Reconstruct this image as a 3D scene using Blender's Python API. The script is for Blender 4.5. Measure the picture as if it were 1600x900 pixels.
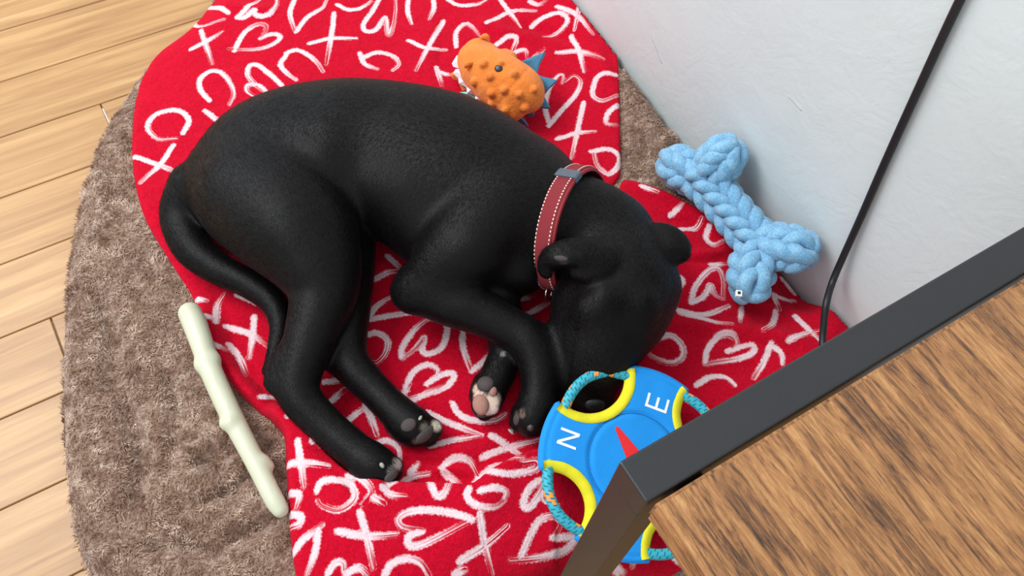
import bpy, bmesh, math, random
import numpy as np
from mathutils import Vector, Matrix

for o in list(bpy.data.objects):
    bpy.data.objects.remove(o)
scene = bpy.context.scene
COL = scene.collection
random.seed(7)
RNG = np.random.default_rng(7)

# ------------------------------------------------------------------ camera
FPX = 1300.0                 # focal length in pixels of the 1600 px wide frame
CAMZ = 1.13                  # camera height above the floor
NADIR = (700, 1230)          # where the straight-down direction falls in the picture


def unit(v):
    v = np.asarray(v, float)
    return v / np.linalg.norm(v)


_n = unit([NADIR[0] - 800, -(NADIR[1] - 450), -FPX])
_Z = -_n
_fw = np.array([0, 0, -1.0])
_Y = unit(_fw - (_fw @ _Z) * _Z)
_X = np.cross(_Y, _Z)
ROT = np.array([_X, _Y, _Z])
CAM = np.array([0, 0, CAMZ])

cam_data = bpy.data.cameras.new('camera')
cam_data.sensor_fit = 'HORIZONTAL'
cam_data.sensor_width = 36.0
cam_data.lens = FPX / 1600.0 * 36.0
cam_data.clip_start = 0.01
cam = bpy.data.objects.new('camera', cam_data)
COL.objects.link(cam)
m4 = Matrix.Identity(4)
for i in range(3):
    for j in range(3):
        m4[i][j] = ROT[i][j]
m4.translation = Vector(CAM)
cam.matrix_world = m4
scene.camera = cam

# ------------------------------------------------------------------ world, light, exposure
world = bpy.data.worlds.new('world')
scene.world = world
world.use_nodes = True
bg = world.node_tree.nodes['Background']
bg.inputs[0].default_value = (0.86, 0.93, 1.0, 1)
bg.inputs[1].default_value = 1.06


def area_light(name, loc, target, sx, sy, power, color):
    d = bpy.data.lights.new(name, 'AREA')
    d.shape = 'RECTANGLE'
    d.size = sx
    d.size_y = sy
    d.energy = power
    d.color = color
    o = bpy.data.objects.new(name, d)
    COL.objects.link(o)
    o.location = loc
    o.rotation_euler = (Vector(target) - Vector(loc)).to_track_quat('-Z', 'Y').to_euler()
    return o


area_light('window_daylight', (-2.2, 1.0, 2.9), (0.0, 0.6, 0.0), 2.0, 1.6, 102, (0.97, 0.99, 1.0))

scene.view_settings.view_transform = 'Standard'
scene.view_settings.look = 'None'
scene.view_settings.exposure = 0.22
scene.view_settings.gamma = 1.0
scene.view_settings.use_curve_mapping = False


# ------------------------------------------------------------------ measuring helpers
def ray(px, py):
    return ROT @ np.array([px - 800, -(py - 450), -FPX]) / FPX


def P(px, py, z):
    r = ray(px, py)
    return CAM + (z - CAMZ) / r[2] * r


def scale_at(px, py, z):
    """metres per picture pixel for something at this place"""
    return (z - CAMZ) / ray(px, py)[2] / FPX


def P2(pts, z=0.068):
    return np.array([P(a, b, z)[:2] for a, b in pts])


def spline(pts, n=6, closed=False):
    p = np.asarray(pts, float)
    if len(p) < 3 and not closed:
        t = np.linspace(0, 1, n + 1)[:, None]
        return p[0] * (1 - t) + p[-1] * t
    out = []
    N = len(p)
    rng = range(N) if closed else range(N - 1)
    for i in rng:
        if closed:
            a, b, c, d = p[(i - 1) % N], p[i], p[(i + 1) % N], p[(i + 2) % N]
        else:
            b, c = p[i], p[i + 1]
            a = p[i - 1] if i > 0 else 2 * b - c
            d = p[i + 2] if i + 2 < N else 2 * c - b
        for k in range(n):
            t = k / n
            out.append(0.5 * (2 * b + (c - a) * t + (2 * a - 5 * b + 4 * c - d) * t * t + (3 * b - a - 3 * c + d) * t ** 3))
    if not closed:
        out.append(p[-1])
    return np.array(out)


def seg_dist(x, y, poly):
    """distance to a polyline, with along coordinate and signed side"""
    best = np.full(x.shape, 1e9)
    along = np.zeros(x.shape)
    side = np.zeros(x.shape)
    acc = 0.0
    for i in range(len(poly) - 1):
        ax, ay = poly[i]
        bx, by = poly[i + 1]
        dx, dy = bx - ax, by - ay
        L = math.hypot(dx, dy)
        if L < 1e-9:
            continue
        t = np.clip(((x - ax) * dx + (y - ay) * dy) / (L * L), 0, 1)
        qx, qy = x - ax - t * dx, y - ay - t * dy
        d = np.hypot(qx, qy)
        mk = d < best
        best = np.where(mk, d, best)
        along = np.where(mk, acc + t * L, along)
        side = np.where(mk, np.sign(dx * qy - dy * qx) * d, side)
        acc += L
    return best, along, side, acc


def inside(x, y, poly):
    r = np.zeros(x.shape, bool)
    n = len(poly)
    for i in range(n):
        ax, ay = poly[i]
        bx, by = poly[(i + 1) % n]
        if ay == by:
            continue
        c = ((ay > y) != (by > y)) & (x < (bx - ax) * (y - ay) / (by - ay) + ax)
        r ^= c
    return r


_lat = RNG.random((256, 256))


def vnoise(x, y):
    xi = np.floor(x).astype(int)
    yi = np.floor(y).astype(int)
    fx = x - xi
    fy = y - yi
    fx = fx * fx * (3 - 2 * fx)
    fy = fy * fy * (3 - 2 * fy)
    g = lambda a, b: _lat[a & 255, b & 255]
    return (g(xi, yi) * (1 - fx) * (1 - fy) + g(xi + 1, yi) * fx * (1 - fy) + g(xi, yi + 1) * (1 - fx) * fy + g(xi + 1, yi + 1) * fx * fy) - 0.5


def smooth(a, b, x):
    t = np.clip((x - a) / (b - a), 0, 1)
    return t * t * (3 - 2 * t)


# ------------------------------------------------------------------ object helpers
def tag(o, label=None, cat=None, group=None, kind=None):
    if label:
        o['label'] = label
    if cat:
        o['category'] = cat
    if group:
        o['group'] = group
    if kind:
        o['kind'] = kind
    return o


def empty(name, loc=(0, 0, 0)):
    o = bpy.data.objects.new(name, None)
    o.empty_display_size = 0.02
    COL.objects.link(o)
    o.location = loc
    return o


def mesh_obj(name, verts, faces, mat, parent=None, shade=True, origin=None):
    """one mesh object; its geometry is given in world coordinates"""
    v = np.asarray(verts, float)
    if origin is None:
        origin = (v.min(0) + v.max(0)) / 2
        origin[2] = v[:, 2].min()
    origin = np.asarray(origin, float)
    me = bpy.data.meshes.new(name)
    fl = faces.tolist() if isinstance(faces, np.ndarray) else faces
    me.from_pydata((v - origin).tolist(), [], fl)
    me.update()
    if shade:
        me.shade_smooth()
    me.materials.append(mat)
    o = bpy.data.objects.new(name, me)
    COL.objects.link(o)
    if parent is not None:
        o.parent = parent
        po = np.array(parent.location)
        if parent.parent is not None:
            po = po + np.array(parent.parent.location)
        o.location = origin - po
    else:
        o.location = origin
    return o


def tube(path, radius, seg=10, closed=False, caps=True):
    """swept tube; radius scalar or per point. returns verts, faces"""
    p = np.asarray(path, float)
    n = len(p)
    r = np.full(n, radius) if np.isscalar(radius) else np.asarray(radius, float)
    if closed:
        tan = np.roll(p, -1, 0) - np.roll(p, 1, 0)
    else:
        tan = np.gradient(p, axis=0)
    tan /= np.linalg.norm(tan, axis=1)[:, None] + 1e-12
    ref = np.array([0, 0, 1.0])
    if abs(tan[0] @ ref) > 0.9:
        ref = np.array([1.0, 0, 0])
    u = unit(np.cross(tan[0], ref))
    V = []
    for i in range(n):
        u = u - (u @ tan[i]) * tan[i]
        u = u / (np.linalg.norm(u) + 1e-12)
        w = np.cross(tan[i], u)
        for k in range(seg):
            a = 2 * math.pi * k / seg
            V.append(p[i] + r[i] * (math.cos(a) * u + math.sin(a) * w))
    Fc = []
    m = n if closed else n - 1
    for i in range(m):
        j = (i + 1) % n
        for k in range(seg):
            l = (k + 1) % seg
            Fc.append((i * seg + k, i * seg + l, j * seg + l, j * seg + k))
    if not closed and caps:
        for i, s in ((0, -1), (n - 1, 1)):
            base = len(V)
            c = p[i]
            # a rounded cap in two rings
            ring0 = [i * seg + k for k in range(seg)]
            ring1 = []
            for k in range(seg):
                q = V[i * seg + k]
                ring1.append(len(V))
                V.append(c + (q - c) * 0.7 + tan[i] * s * r[i] * 0.6)
            tip = len(V)
            V.append(c + tan[i] * s * r[i] * 0.9)
            for k in range(seg):
                l = (k + 1) % seg
                if s > 0:
                    Fc.append((ring0[k], ring0[l], ring1[l], ring1[k]))
                    Fc.append((ring1[k], ring1[l], tip))
                else:
                    Fc.append((ring0[l], ring0[k], ring1[k], ring1[l]))
                    Fc.append((ring1[l], ring1[k], tip))
    return np.array(V), Fc


def ellipsoid(c, ax, n=14, m=9):
    """ax: three axis vectors (already scaled)"""
    V, Fc = [], []
    c = np.asarray(c, float)
    ax = [np.asarray(a, float) for a in ax]
    V.append(c + ax[2])
    for i in range(1, m):
        t = math.pi * i / m
        for k in range(n):
            a = 2 * math.pi * k / n
            V.append(c + math.sin(t) * (math.cos(a) * ax[0] + math.sin(a) * ax[1]) + math.cos(t) * ax[2])
    V.append(c - ax[2])
    for k in range(n):
        l = (k + 1) % n
        Fc.append((0, 1 + k, 1 + l))
        for i in range(m - 2):
            Fc.append((1 + i * n + k, 1 + (i + 1) * n + k, 1 + (i + 1) * n + l, 1 + i * n + l))
        b = 1 + (m - 2) * n
        Fc.append((b + k, len(V) - 1, b + l))
    return np.array(V), Fc


def rounded_box(name, c, ax, ay, az, mat, parent=None, bev=0.002, seg=2):
    """box with centre c and half-axis vectors, bevelled"""
    bm = bmesh.new()
    bmesh.ops.create_cube(bm, size=2.0)
    M = Matrix(((ax[0], ay[0], az[0], 0), (ax[1], ay[1], az[1], 0), (ax[2], ay[2], az[2], 0), (0, 0, 0, 1)))
    bmesh.ops.transform(bm, matrix=M, verts=bm.verts)
    bmesh.ops.recalc_face_normals(bm, faces=bm.faces)
    bmesh.ops.bevel(bm, geom=list(bm.edges), offset=bev, segments=seg, affect='EDGES', profile=0.5)
    bm.verts.index_update()
    V = np.array([v.co[:] for v in bm.verts]) + np.asarray(c)
    Fc = [[v.index for v in f.verts] for f in bm.faces]
    bm.free()
    o = mesh_obj(name, V, Fc, mat, parent, shade=False)
    return o


# ------------------------------------------------------------------ signed distance fields -> one continuous surface
class Field:
    def __init__(self, lo, hi, h):
        self.lo = np.asarray(lo, float)
        self.h = h
        self.dim = tuple(int(math.ceil((hi[i] - lo[i]) / h)) + 1 for i in range(3))
        self.g = np.full(self.dim, 0.2, np.float32)

    def axes(self, s):
        return [self.lo[i] + self.h * np.arange(s[i].start, s[i].stop) for i in range(3)]

    def box(self, lo, hi):
        s = []
        for i in range(3):
            a = max(0, int((lo[i] - self.lo[i]) / self.h))
            b = min(self.dim[i], int((hi[i] - self.lo[i]) / self.h) + 2)
            if b <= a:
                return None
            s.append(slice(a, b))
        return tuple(s)

    def chain(self, pts, sz=1.0, sub=6, pad=0.026):
        """pts: rows x,y,z,r in metres -> separate field value of a smoothly swept tapered body"""
        p = spline(pts, sub) if len(pts) > 1 else np.asarray(pts, float)
        if len(p) == 1:
            p = np.vstack([p, p + [1e-5, 0, 0, 0]])
        lo = (p[:, :3] - p[:, 3:4]).min(0) - pad
        hi = (p[:, :3] + p[:, 3:4]).max(0) + pad
        s = self.box(lo, hi)
        X, Y, Z = self.axes(s)
        X = X[:, None, None]
        Y = Y[None, :, None]
        Z = Z[None, None, :] / sz
        out = np.full((s[0].stop - s[0].start, s[1].stop - s[1].start, s[2].stop - s[2].start), 0.2, np.float32)
        for i in range(len(p) - 1):
            a = p[i].copy()
            b = p[i + 1].copy()
            a[2] /= sz
            b[2] /= sz
            ba = b[:3] - a[:3]
            L2 = ba @ ba
            if L2 < 1e-12:
                continue
            t = np.clip(((X - a[0]) * ba[0] + (Y - a[1]) * ba[1] + (Z - a[2]) * ba[2]) / L2, 0, 1)
            d = np.sqrt((X - a[0] - t * ba[0]) ** 2 + (Y - a[1] - t * ba[1]) ** 2 + (Z - a[2] - t * ba[2]) ** 2) - (a[3] + t * (b[3] - a[3]))
            np.minimum(out, d, out=out)
        return s, out

    def add(self, sd, k=0.0, sub=False):
        s, d = sd
        g = self.g[s]
        if sub:
            d = -d
            if k > 0:
                hh = np.clip(0.5 - 0.5 * (g - d) / k, 0, 1)
                r = g + (d - g) * hh + k * hh * (1 - hh)
                self.g[s] = np.where(d < -k * 2, g, r)
            else:
                self.g[s] = np.maximum(g, d)
            return
        if k > 0:
            hh = np.clip(0.5 + 0.5 * (d - g) / k, 0, 1)
            self.g[s] = d + (g - d) * hh - k * hh * (1 - hh)
        else:
            self.g[s] = np.minimum(g, d)

    def merge(self, other, k):
        d, g = other.g, self.g
        hh = np.clip(0.5 + 0.5 * (d - g) / k, 0, 1)
        self.g = (d + (g - d) * hh - k * hh * (1 - hh)).astype(np.float32)

    def sample(self, p):
        q = (np.asarray(p, float) - self.lo) / self.h
        i = np.clip(np.floor(q).astype(int), 0, np.array(self.dim) - 2)
        f = np.clip(q - i, 0, 1)
        v = 0.0
        for a in (0, 1):
            for b in (0, 1):
                for c in (0, 1):
                    w = (f[0] if a else 1 - f[0]) * (f[1] if b else 1 - f[1]) * (f[2] if c else 1 - f[2])
                    v += w * self.g[i[0] + a, i[1] + b, i[2] + c]
        return v

    def hit(self, px, py):
        """first point of the surface on the sight line of a picture point (or the closest miss)"""
        r = unit(ray(px, py))
        t = (CAMZ - self.lo[2] - self.h * (self.dim[2] - 1)) / -r[2]
        best = (9, None)
        while True:
            p = CAM + r * t
            if p[2] < self.lo[2] + 0.01:
                break
            d = self.sample(p)
            if d < best[0]:
                best = (d, p)
            if d < 0.0004:
                return p
            t += min(0.006, max(0.0006, d * 0.6))
        return best[1]

    def normal(self, p, e=0.004):
        p = np.asarray(p, float)
        return unit([self.sample(p + np.eye(3)[i] * e) - self.sample(p - np.eye(3)[i] * e) for i in range(3)])

    def surface(self):
        g = self.g
        nx, ny, nz = g.shape
        neg = g < 0
        c = [neg[a:nx - 1 + a, b:ny - 1 + b, d:nz - 1 + d] for a in (0, 1) for b in (0, 1) for d in (0, 1)]
        sm = np.zeros(c[0].shape, np.uint8)
        for q in c:
            sm += q
        act = (sm > 0) & (sm < 8)
        idx = np.argwhere(act)
        ids = np.full(act.shape, -1, np.int32)
        ids[tuple(idx.T)] = np.arange(len(idx))
        corners = np.array([(a, b, d) for a in (0, 1) for b in (0, 1) for d in (0, 1)])
        val = np.stack([g[idx[:, 0] + a, idx[:, 1] + b, idx[:, 2] + d] for a, b, d in corners], 1)
        acc = np.zeros((len(idx), 3))
        cnt = np.zeros(len(idx))
        for i in range(8):
            for j in range(i + 1, 8):
                if np.abs(corners[i] - corners[j]).sum() != 1:
                    continue
                vi, vj = val[:, i], val[:, j]
                x = (vi < 0) != (vj < 0)
                t = np.where(x, vi / np.where(np.abs(vi - vj) < 1e-12, 1, vi - vj), 0)
                acc += np.where(x[:, None], corners[i] + t[:, None] * (corners[j] - corners[i]), 0)
                cnt += x
        V = self.lo + self.h * (idx + acc / cnt[:, None])
        Fc = []
        for ax in range(3):
            b, d = [(1, 2), (2, 0), (0, 1)][ax]
            sl0 = [slice(None)] * 3
            sl1 = [slice(None)] * 3
            sl0[ax] = slice(0, -1)
            sl1[ax] = slice(1, None)
            e0, e1 = neg[tuple(sl0)], neg[tuple(sl1)]
            E = np.argwhere(e0 != e1)
            E = E[(E[:, b] > 0) & (E[:, d] > 0) & (E[:, b] < g.shape[b] - 1) & (E[:, d] < g.shape[d] - 1)]
            flip = e0[tuple(E.T)]
            ob = np.zeros(3, int)
            ob[b] = 1
            od = np.zeros(3, int)
            od[d] = 1
            q = [ids[tuple((E - o).T)] for o in (ob * 0, ob, ob + od, od)]
            f = np.stack(q, 1)
            f = np.where(flip[:, None], f, f[:, ::-1])
            Fc.append(f)
        return V, np.concatenate(Fc)


def relax(V, Fc, it=2, lam=0.5):
    """Laplacian smoothing"""
    Fc = np.asarray(Fc)
    e = np.concatenate([Fc[:, [0, 1]], Fc[:, [1, 2]], Fc[:, [2, 3]], Fc[:, [3, 0]]])
    e = np.concatenate([e, e[:, ::-1]])
    cnt = np.bincount(e[:, 0], minlength=len(V))[:, None]
    for _ in range(it):
        s = np.stack([np.bincount(e[:, 0], weights=V[e[:, 1], i], minlength=len(V)) for i in range(3)], 1)
        V = V + lam * (s / np.maximum(cnt, 1) - V)
    return V


# ------------------------------------------------------------------ materials
def srgb(r, g, b):
    f = lambda c: c / 12.92 if c <= 0.04045 else ((c + 0.055) / 1.055) ** 2.4
    return (f(r / 255), f(g / 255), f(b / 255), 1)


class NT:
    def __init__(self, name):
        self.m = bpy.data.materials.new(name)
        self.m.use_nodes = True
        self.t = self.m.node_tree
        self.b = self.t.nodes['Principled BSDF']

    def n(self, typ, **kw):
        nd = self.t.nodes.new(typ)
        for k, v in kw.items():
            if k in nd.inputs:
                nd.inputs[k].default_value = v
            else:
                setattr(nd, k, v)
        return nd

    def l(self, a, b):
        self.t.links.new(a, b)

    def coord(self, kind='Object', scale=(1, 1, 1), rot=(0, 0, 0)):
        tc = self.n('ShaderNodeTexCoord')
        mp = self.n('ShaderNodeMapping')
        mp.inputs['Scale'].default_value = scale
        mp.inputs['Rotation'].default_value = rot
        self.l(tc.outputs[kind], mp.inputs[0])
        return mp.outputs[0]

    def noise(self, vec, scale, detail=3, rough=0.55, dist=0.0):
        nd = self.n('ShaderNodeTexNoise')
        nd.inputs['Scale'].default_value = scale
        nd.inputs['Detail'].default_value = detail
        nd.inputs['Roughness'].default_value = rough
        nd.inputs['Distortion'].default_value = dist
        if vec is not None:
            self.l(vec, nd.inputs['Vector'])
        return nd.outputs['Fac']

    def math(self, op, a, b=None, c=None, clamp=False):
        nd = self.n('ShaderNodeMath')
        nd.operation = op
        nd.use_clamp = clamp
        for i, v in enumerate((a, b, c)):
            if v is None:
                continue
            if isinstance(v, (int, float)):
                nd.inputs[i].default_value = v
            else:
                self.l(v, nd.inputs[i])
        return nd.outputs[0]

    def mix(self, fac, a, b):
        nd = self.n('ShaderNodeMix')
        nd.data_type = 'RGBA'
        for s, v in ((0, fac), (6, a), (7, b)):
            if isinstance(v, (int, float, tuple)):
                nd.inputs[s].default_value = v
            else:
                self.l(v, nd.inputs[s])
        return nd.outputs[2]

    def ramp(self, fac, stops):
        nd = self.n('ShaderNodeValToRGB')
        cr = nd.color_ramp
        while len(cr.elements) < len(stops):
            cr.elements.new(0.5)
        for e, (p, c) in zip(cr.elements, stops):
            e.position = p
            e.color = c
        self.l(fac, nd.inputs[0])
        return nd.outputs[0]

    def color(self, c):
        if isinstance(c, tuple):
            self.b.inputs['Base Color'].default_value = c
        else:
            self.l(c, self.b.inputs['Base Color'])

    def bump(self, h, strength=0.3, dist=0.002):
        nd = self.n('ShaderNodeBump')
        nd.inputs['Strength'].default_value = strength
        nd.inputs['Distance'].default_value = dist
        self.l(h, nd.inputs['Height'])
        self.l(nd.outputs[0], self.b.inputs['Normal'])

    def set(self, **kw):
        for k, v in kw.items():
            self.b.inputs[k.replace('_', ' ')].default_value = v


def mat_simple(name, c, rough=0.6, var=0.12, scale=60, bump=0.15, bscale=300, bdist=0.001, **kw):
    t = NT(name)
    v = t.coord()
    n = t.noise(v, scale)
    d = tuple(x * (1 - var) for x in c[:3]) + (1,)
    e = tuple(min(1, x * (1 + var)) for x in c[:3]) + (1,)
    t.color(t.mix(n, d, e))
    t.set(Roughness=rough)
    t.set(**kw)
    if bump:
        t.bump(t.noise(v, bscale, 2), bump, bdist)
    return t.m


M = {}
# fleece blanket: red ground, white brushed print held in mesh attributes (distance / along / across stroke)
t = NT('red_fleece')
a_d = t.n('ShaderNodeAttribute', attribute_name='stroke_distance').outputs['Fac']
a_l = t.n('ShaderNodeAttribute', attribute_name='stroke_along').outputs['Fac']
a_s = t.n('ShaderNodeAttribute', attribute_name='stroke_across').outputs['Fac']
a_f = t.n('ShaderNodeAttribute', attribute_name='stroke_fade').outputs['Fac']
cx = t.n('ShaderNodeCombineXYZ')
t.l(t.math('MULTIPLY', a_l, 9.0), cx.inputs[0])
t.l(t.math('MULTIPLY', a_s, 520.0), cx.inputs[1])
streak = t.noise(cx.outputs[0], 1.0, 2, 0.5)
vo = t.coord()
rag = t.noise(vo, 330, 2, 0.6)
w = t.math('SUBTRACT', 0.0057, a_d)
w = t.math('ADD', w, t.math('MULTIPLY', t.math('SUBTRACT', rag, 0.5), 0.006))
edge = t.math('DIVIDE', w, 0.0026, clamp=True)
body = t.math('MULTIPLY_ADD', t.math('SUBTRACT', streak, a_f), 5.0, 0.85, clamp=True)
mask = t.math('MULTIPLY', edge, body, clamp=True)
n1 = t.noise(vo, 9, 3)
n2 = t.noise(vo, 260, 3, 0.7)
red = t.mix(n1, srgb(198, 2, 36), srgb(212, 6, 44))
red = t.mix(t.math('MULTIPLY_ADD', n2, 2.4, -0.62, clamp=True), srgb(168, 0, 28), red)
white = t.mix(n2, srgb(222, 186, 192), srgb(250, 234, 236))
t.color(t.mix(t.math('MULTIPLY', mask, 0.93), red, white))
t.set(Roughness=0.95)
t.b.inputs['Sheen Weight'].default_value = 0.04
t.b.inputs['Sheen Roughness'].default_value = 0.6
t.b.inputs['Sheen Tint'].default_value = (1.0, 0.4, 0.5, 1)
t.b.inputs['Specular IOR Level'].default_value = 0.1
t.bump(t.math('ADD', t.noise(vo, 420, 3, 0.7), t.math('MULTIPLY', t.noise(vo, 90, 2), 0.9)), 0.62, 0.004)
M['blanket'] = t.m

# brown plush
t = NT('brown_plush')
v = t.coord()
warp = t.noise(v, 38, 3, 0.6, 1.2)
fine = t.noise(v, 210, 3, 0.7, 0.6)
f = t.math('MULTIPLY_ADD', fine, 0.75, t.math('MULTIPLY', warp, 0.5))
t.color(t.ramp(f, [(0.40, srgb(92, 64, 50)), (0.58, srgb(126, 96, 80)), (0.78, srgb(178, 152, 134))]))
t.set(Roughness=1.0)
t.b.inputs['Sheen Weight'].default_value = 0.3
t.b.inputs['Specular IOR Level'].default_value = 0.05
t.bump(t.math('ADD', fine, t.math('MULTIPLY', warp, 1.2)), 0.8, 0.006)
M['plush'] = t.m

# plush tufts
t = NT('brown_pile')
v = t.coord()
t.color(t.ramp(t.noise(v, 45, 3, 0.7), [(0.32, srgb(98, 72, 56)), (0.5, srgb(146, 116, 97)), (0.7, srgb(208, 184, 164))]))
t.set(Roughness=0.9)
t.b.inputs['Specular IOR Level'].default_value = 0.1
M['pile'] = t.m

# wall paint
t = NT('grey_plaster')
v = t.coord()
n1 = t.noise(v, 3.5, 4, 0.6)
n2 = t.noise(v, 15, 4, 0.6, 0.8)
t.color(t.mix(n1, srgb(194, 200, 199), srgb(206, 211, 210)))
t.set(Roughness=0.55)
t.bump(t.math('ADD', t.math('MULTIPLY', n2, 0.9), t.math('MULTIPLY', t.noise(v, 120, 3), 0.2)), 0.35, 0.005)
M['wall'] = t.m
M['scuff'] = mat_simple('scuff_grey', srgb(172, 170, 166), 0.7, 0.1)

# oak floor
t = NT('oak_floor')
v = t.coord(scale=(1.2, 22, 22))
oi = t.n('ShaderNodeObjectInfo')
va = t.n('ShaderNodeVectorMath')
va.operation = 'ADD'
t.l(v, va.inputs[0])
cmb = t.n('ShaderNodeCombineXYZ')
t.l(t.math('MULTIPLY', oi.outputs['Random'], 37.0), cmb.inputs[0])
t.l(t.math('MULTIPLY', oi.outputs['Random'], 11.0), cmb.inputs[1])
t.l(cmb.outputs[0], va.inputs[1])
g1 = t.noise(va.outputs[0], 2.2, 5, 0.6, 0.6)
base = t.ramp(g1, [(0.3, srgb(146, 102, 58)), (0.55, srgb(174, 132, 82)), (0.75, srgb(192, 152, 102))])
t.color(base)
t.set(Roughness=0.42)
t.bump(g1, 0.15, 0.001)
M['oak'] = t.m

# rustic table wood
t = NT('rustic_wood')
v = t.coord(scale=(7, 110, 110))
v2 = t.coord(scale=(5, 17, 17))
g1 = t.noise(v, 1.5, 8, 0.72, 1.3)
g2 = t.noise(v2, 1.6, 4, 0.6, 1.6)
knot = t.n('ShaderNodeTexVoronoi')
knot.inputs['Scale'].default_value = 1.0
t.l(t.coord(scale=(4.2, 9, 9)), knot.inputs['Vector'])
kn = t.math('SUBTRACT', 0.17, knot.outputs['Distance'])
kn = t.math('MULTIPLY', kn, 9.0, clamp=True)
g3 = t.noise(t.coord(scale=(34, 150, 150)), 1.4, 5, 0.75, 0.8)
f = t.math('ADD', t.math('MULTIPLY_ADD', g1, 0.52, t.math('MULTIPLY', g2, 0.26)), t.math('MULTIPLY', g3, 0.27))
c = t.ramp(f, [(0.41, srgb(52, 33, 20)), (0.47, srgb(112, 72, 40)), (0.535, srgb(164, 110, 62)), (0.65, srgb(200, 148, 92))])
t.color(t.mix(kn, c, srgb(48, 31, 20)))
t.set(Roughness=0.5)
t.bump(t.math('SUBTRACT', g1, t.math('MULTIPLY', kn, 0.6)), 0.75, 0.005)
M['wood'] = t.m
M['worn'] = mat_simple('worn_wood_edge', srgb(196, 158, 108), 0.6, 0.25, 90, 0.4, 200, 0.002)
M['black_metal'] = mat_simple('black_powder_coat', srgb(32, 32, 34), 0.40, 0.1, 40, 0.25, 900, 0.0006)
M['foot_rubber'] = mat_simple('black_rubber', srgb(20, 20, 20), 0.8)
M['cable'] = mat_simple('black_cable', srgb(22, 21, 24), 0.5, 0.1)

# short black coat
t = NT('black_coat')
v = t.coord()
col_at = t.n('ShaderNodeAttribute', attribute_name='coat_patch')
fleck = t.noise(t.coord(scale=(1, 1, 1)), 520, 3, 0.7)
big = t.noise(v, 14, 4, 0.6)
blk = t.mix(big, srgb(9, 7, 7), srgb(14, 11, 11))
blk = t.mix(t.math('MULTIPLY_ADD', fleck, 2.2, -1.0, clamp=True), blk, srgb(24, 21, 21))
mixn = t.math('MULTIPLY_ADD', fleck, 0.6, -0.3)
al = t.math('ADD', col_at.outputs['Alpha'], t.math('MULTIPLY', mixn, col_at.outputs['Alpha']), clamp=True)
t.color(t.mix(al, blk, col_at.outputs['Color']))
t.set(Roughness=0.42)
t.b.inputs['Specular IOR Level'].default_value = 0.15
t.b.inputs['Sheen Weight'].default_value = 0.012
t.b.inputs['Sheen Roughness'].default_value = 0.45
t.b.inputs['Sheen Tint'].default_value = (0.75, 0.82, 1.0, 1)
t.bump(t.math('ADD', fleck, t.math('MULTIPLY', t.noise(v, 130, 3, 0.6, 1.0), 0.8)), 0.32, 0.0022)
M['coat'] = t.m
t = NT('black_hair')
t.color(srgb(12, 9, 9))
t.set(Roughness=0.40)
t.b.inputs['Specular IOR Level'].default_value = 0.15
M['hair'] = t.m
M['nose'] = mat_simple('black_nose', srgb(20, 19, 21), 0.4, 0.1, 80, 0.6, 700, 0.001)
M['pad_dark'] = mat_simple('dark_pad', srgb(66, 56, 54), 0.75, 0.2, 150, 0.7, 600, 0.0015)
M['pad_pink'] = mat_simple('pink_brown_pad', srgb(158, 112, 98), 0.75, 0.18, 150, 0.7, 600, 0.0015)
M['claw'] = mat_simple('pale_claw', srgb(158, 156, 142), 0.5, 0.1)
M['claw_dark'] = mat_simple('dark_claw', srgb(58, 54, 52), 0.45, 0.1)
M['ear_skin'] = mat_simple('inner_ear_skin', srgb(52, 43, 43), 0.7, 0.1)

# collar
t = NT('red_webbing')
v = t.coord('UV', scale=(1, 1, 1))
wv = t.n('ShaderNodeTexWave')
wv.bands_direction = 'X'
wv.inputs['Scale'].default_value = 90
wv.inputs['Distortion'].default_value = 0.4
t.l(v, wv.inputs['Vector'])
t.color(t.mix(t.math('MULTIPLY', wv.outputs['Fac'], 0.6), srgb(142, 32, 42), srgb(100, 18, 26)))
t.set(Roughness=0.8)
t.bump(wv.outputs['Fac'], 0.4, 0.0012)
M['webbing'] = t.m
M['collar_edge'] = mat_simple('red_collar_edge', srgb(140, 22, 30), 0.6, 0.12)
M['keeper'] = mat_simple('slate_keeper', srgb(78, 86, 98), 0.45, 0.05)
M['thread'] = mat_simple('cream_thread', srgb(236, 208, 196), 0.8, 0.05)
M['steel'] = mat_simple('steel', srgb(190, 190, 192), 0.25, 0.05, Metallic=1.0)

# toys
t = NT('orange_plush')
v = t.coord()
n1 = t.noise(v, 45, 3, 0.6)
n2 = t.noise(v, 420, 3, 0.7)
t.color(t.mix(n1, srgb(216, 104, 34), srgb(244, 146, 66)))
t.set(Roughness=0.95)
t.b.inputs['Sheen Weight'].default_value = 0.3
t.b.inputs['Sheen Tint'].default_value = (1, 0.8, 0.6, 1)
t.b.inputs['Specular IOR Level'].default_value = 0.1
t.bump(t.math('ADD', n2, t.math('MULTIPLY', n1, 2.5)), 0.6, 0.004)
M['orange'] = t.m
M['blue_felt'] = mat_simple('blue_felt', srgb(64, 116, 146), 0.9, 0.25, 70, 0.4, 500, 0.002)
M['teal_felt'] = mat_simple('teal_felt', srgb(130, 204, 196), 0.9, 0.1, 70, 0.4, 500, 0.002)
M['white_felt'] = mat_simple('white_felt', srgb(226, 216, 222), 0.9, 0.08, 70, 0.4, 500, 0.002)
M['eye_black'] = mat_simple('black_eye', srgb(30, 28, 40), 0.35, 0.05)

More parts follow.
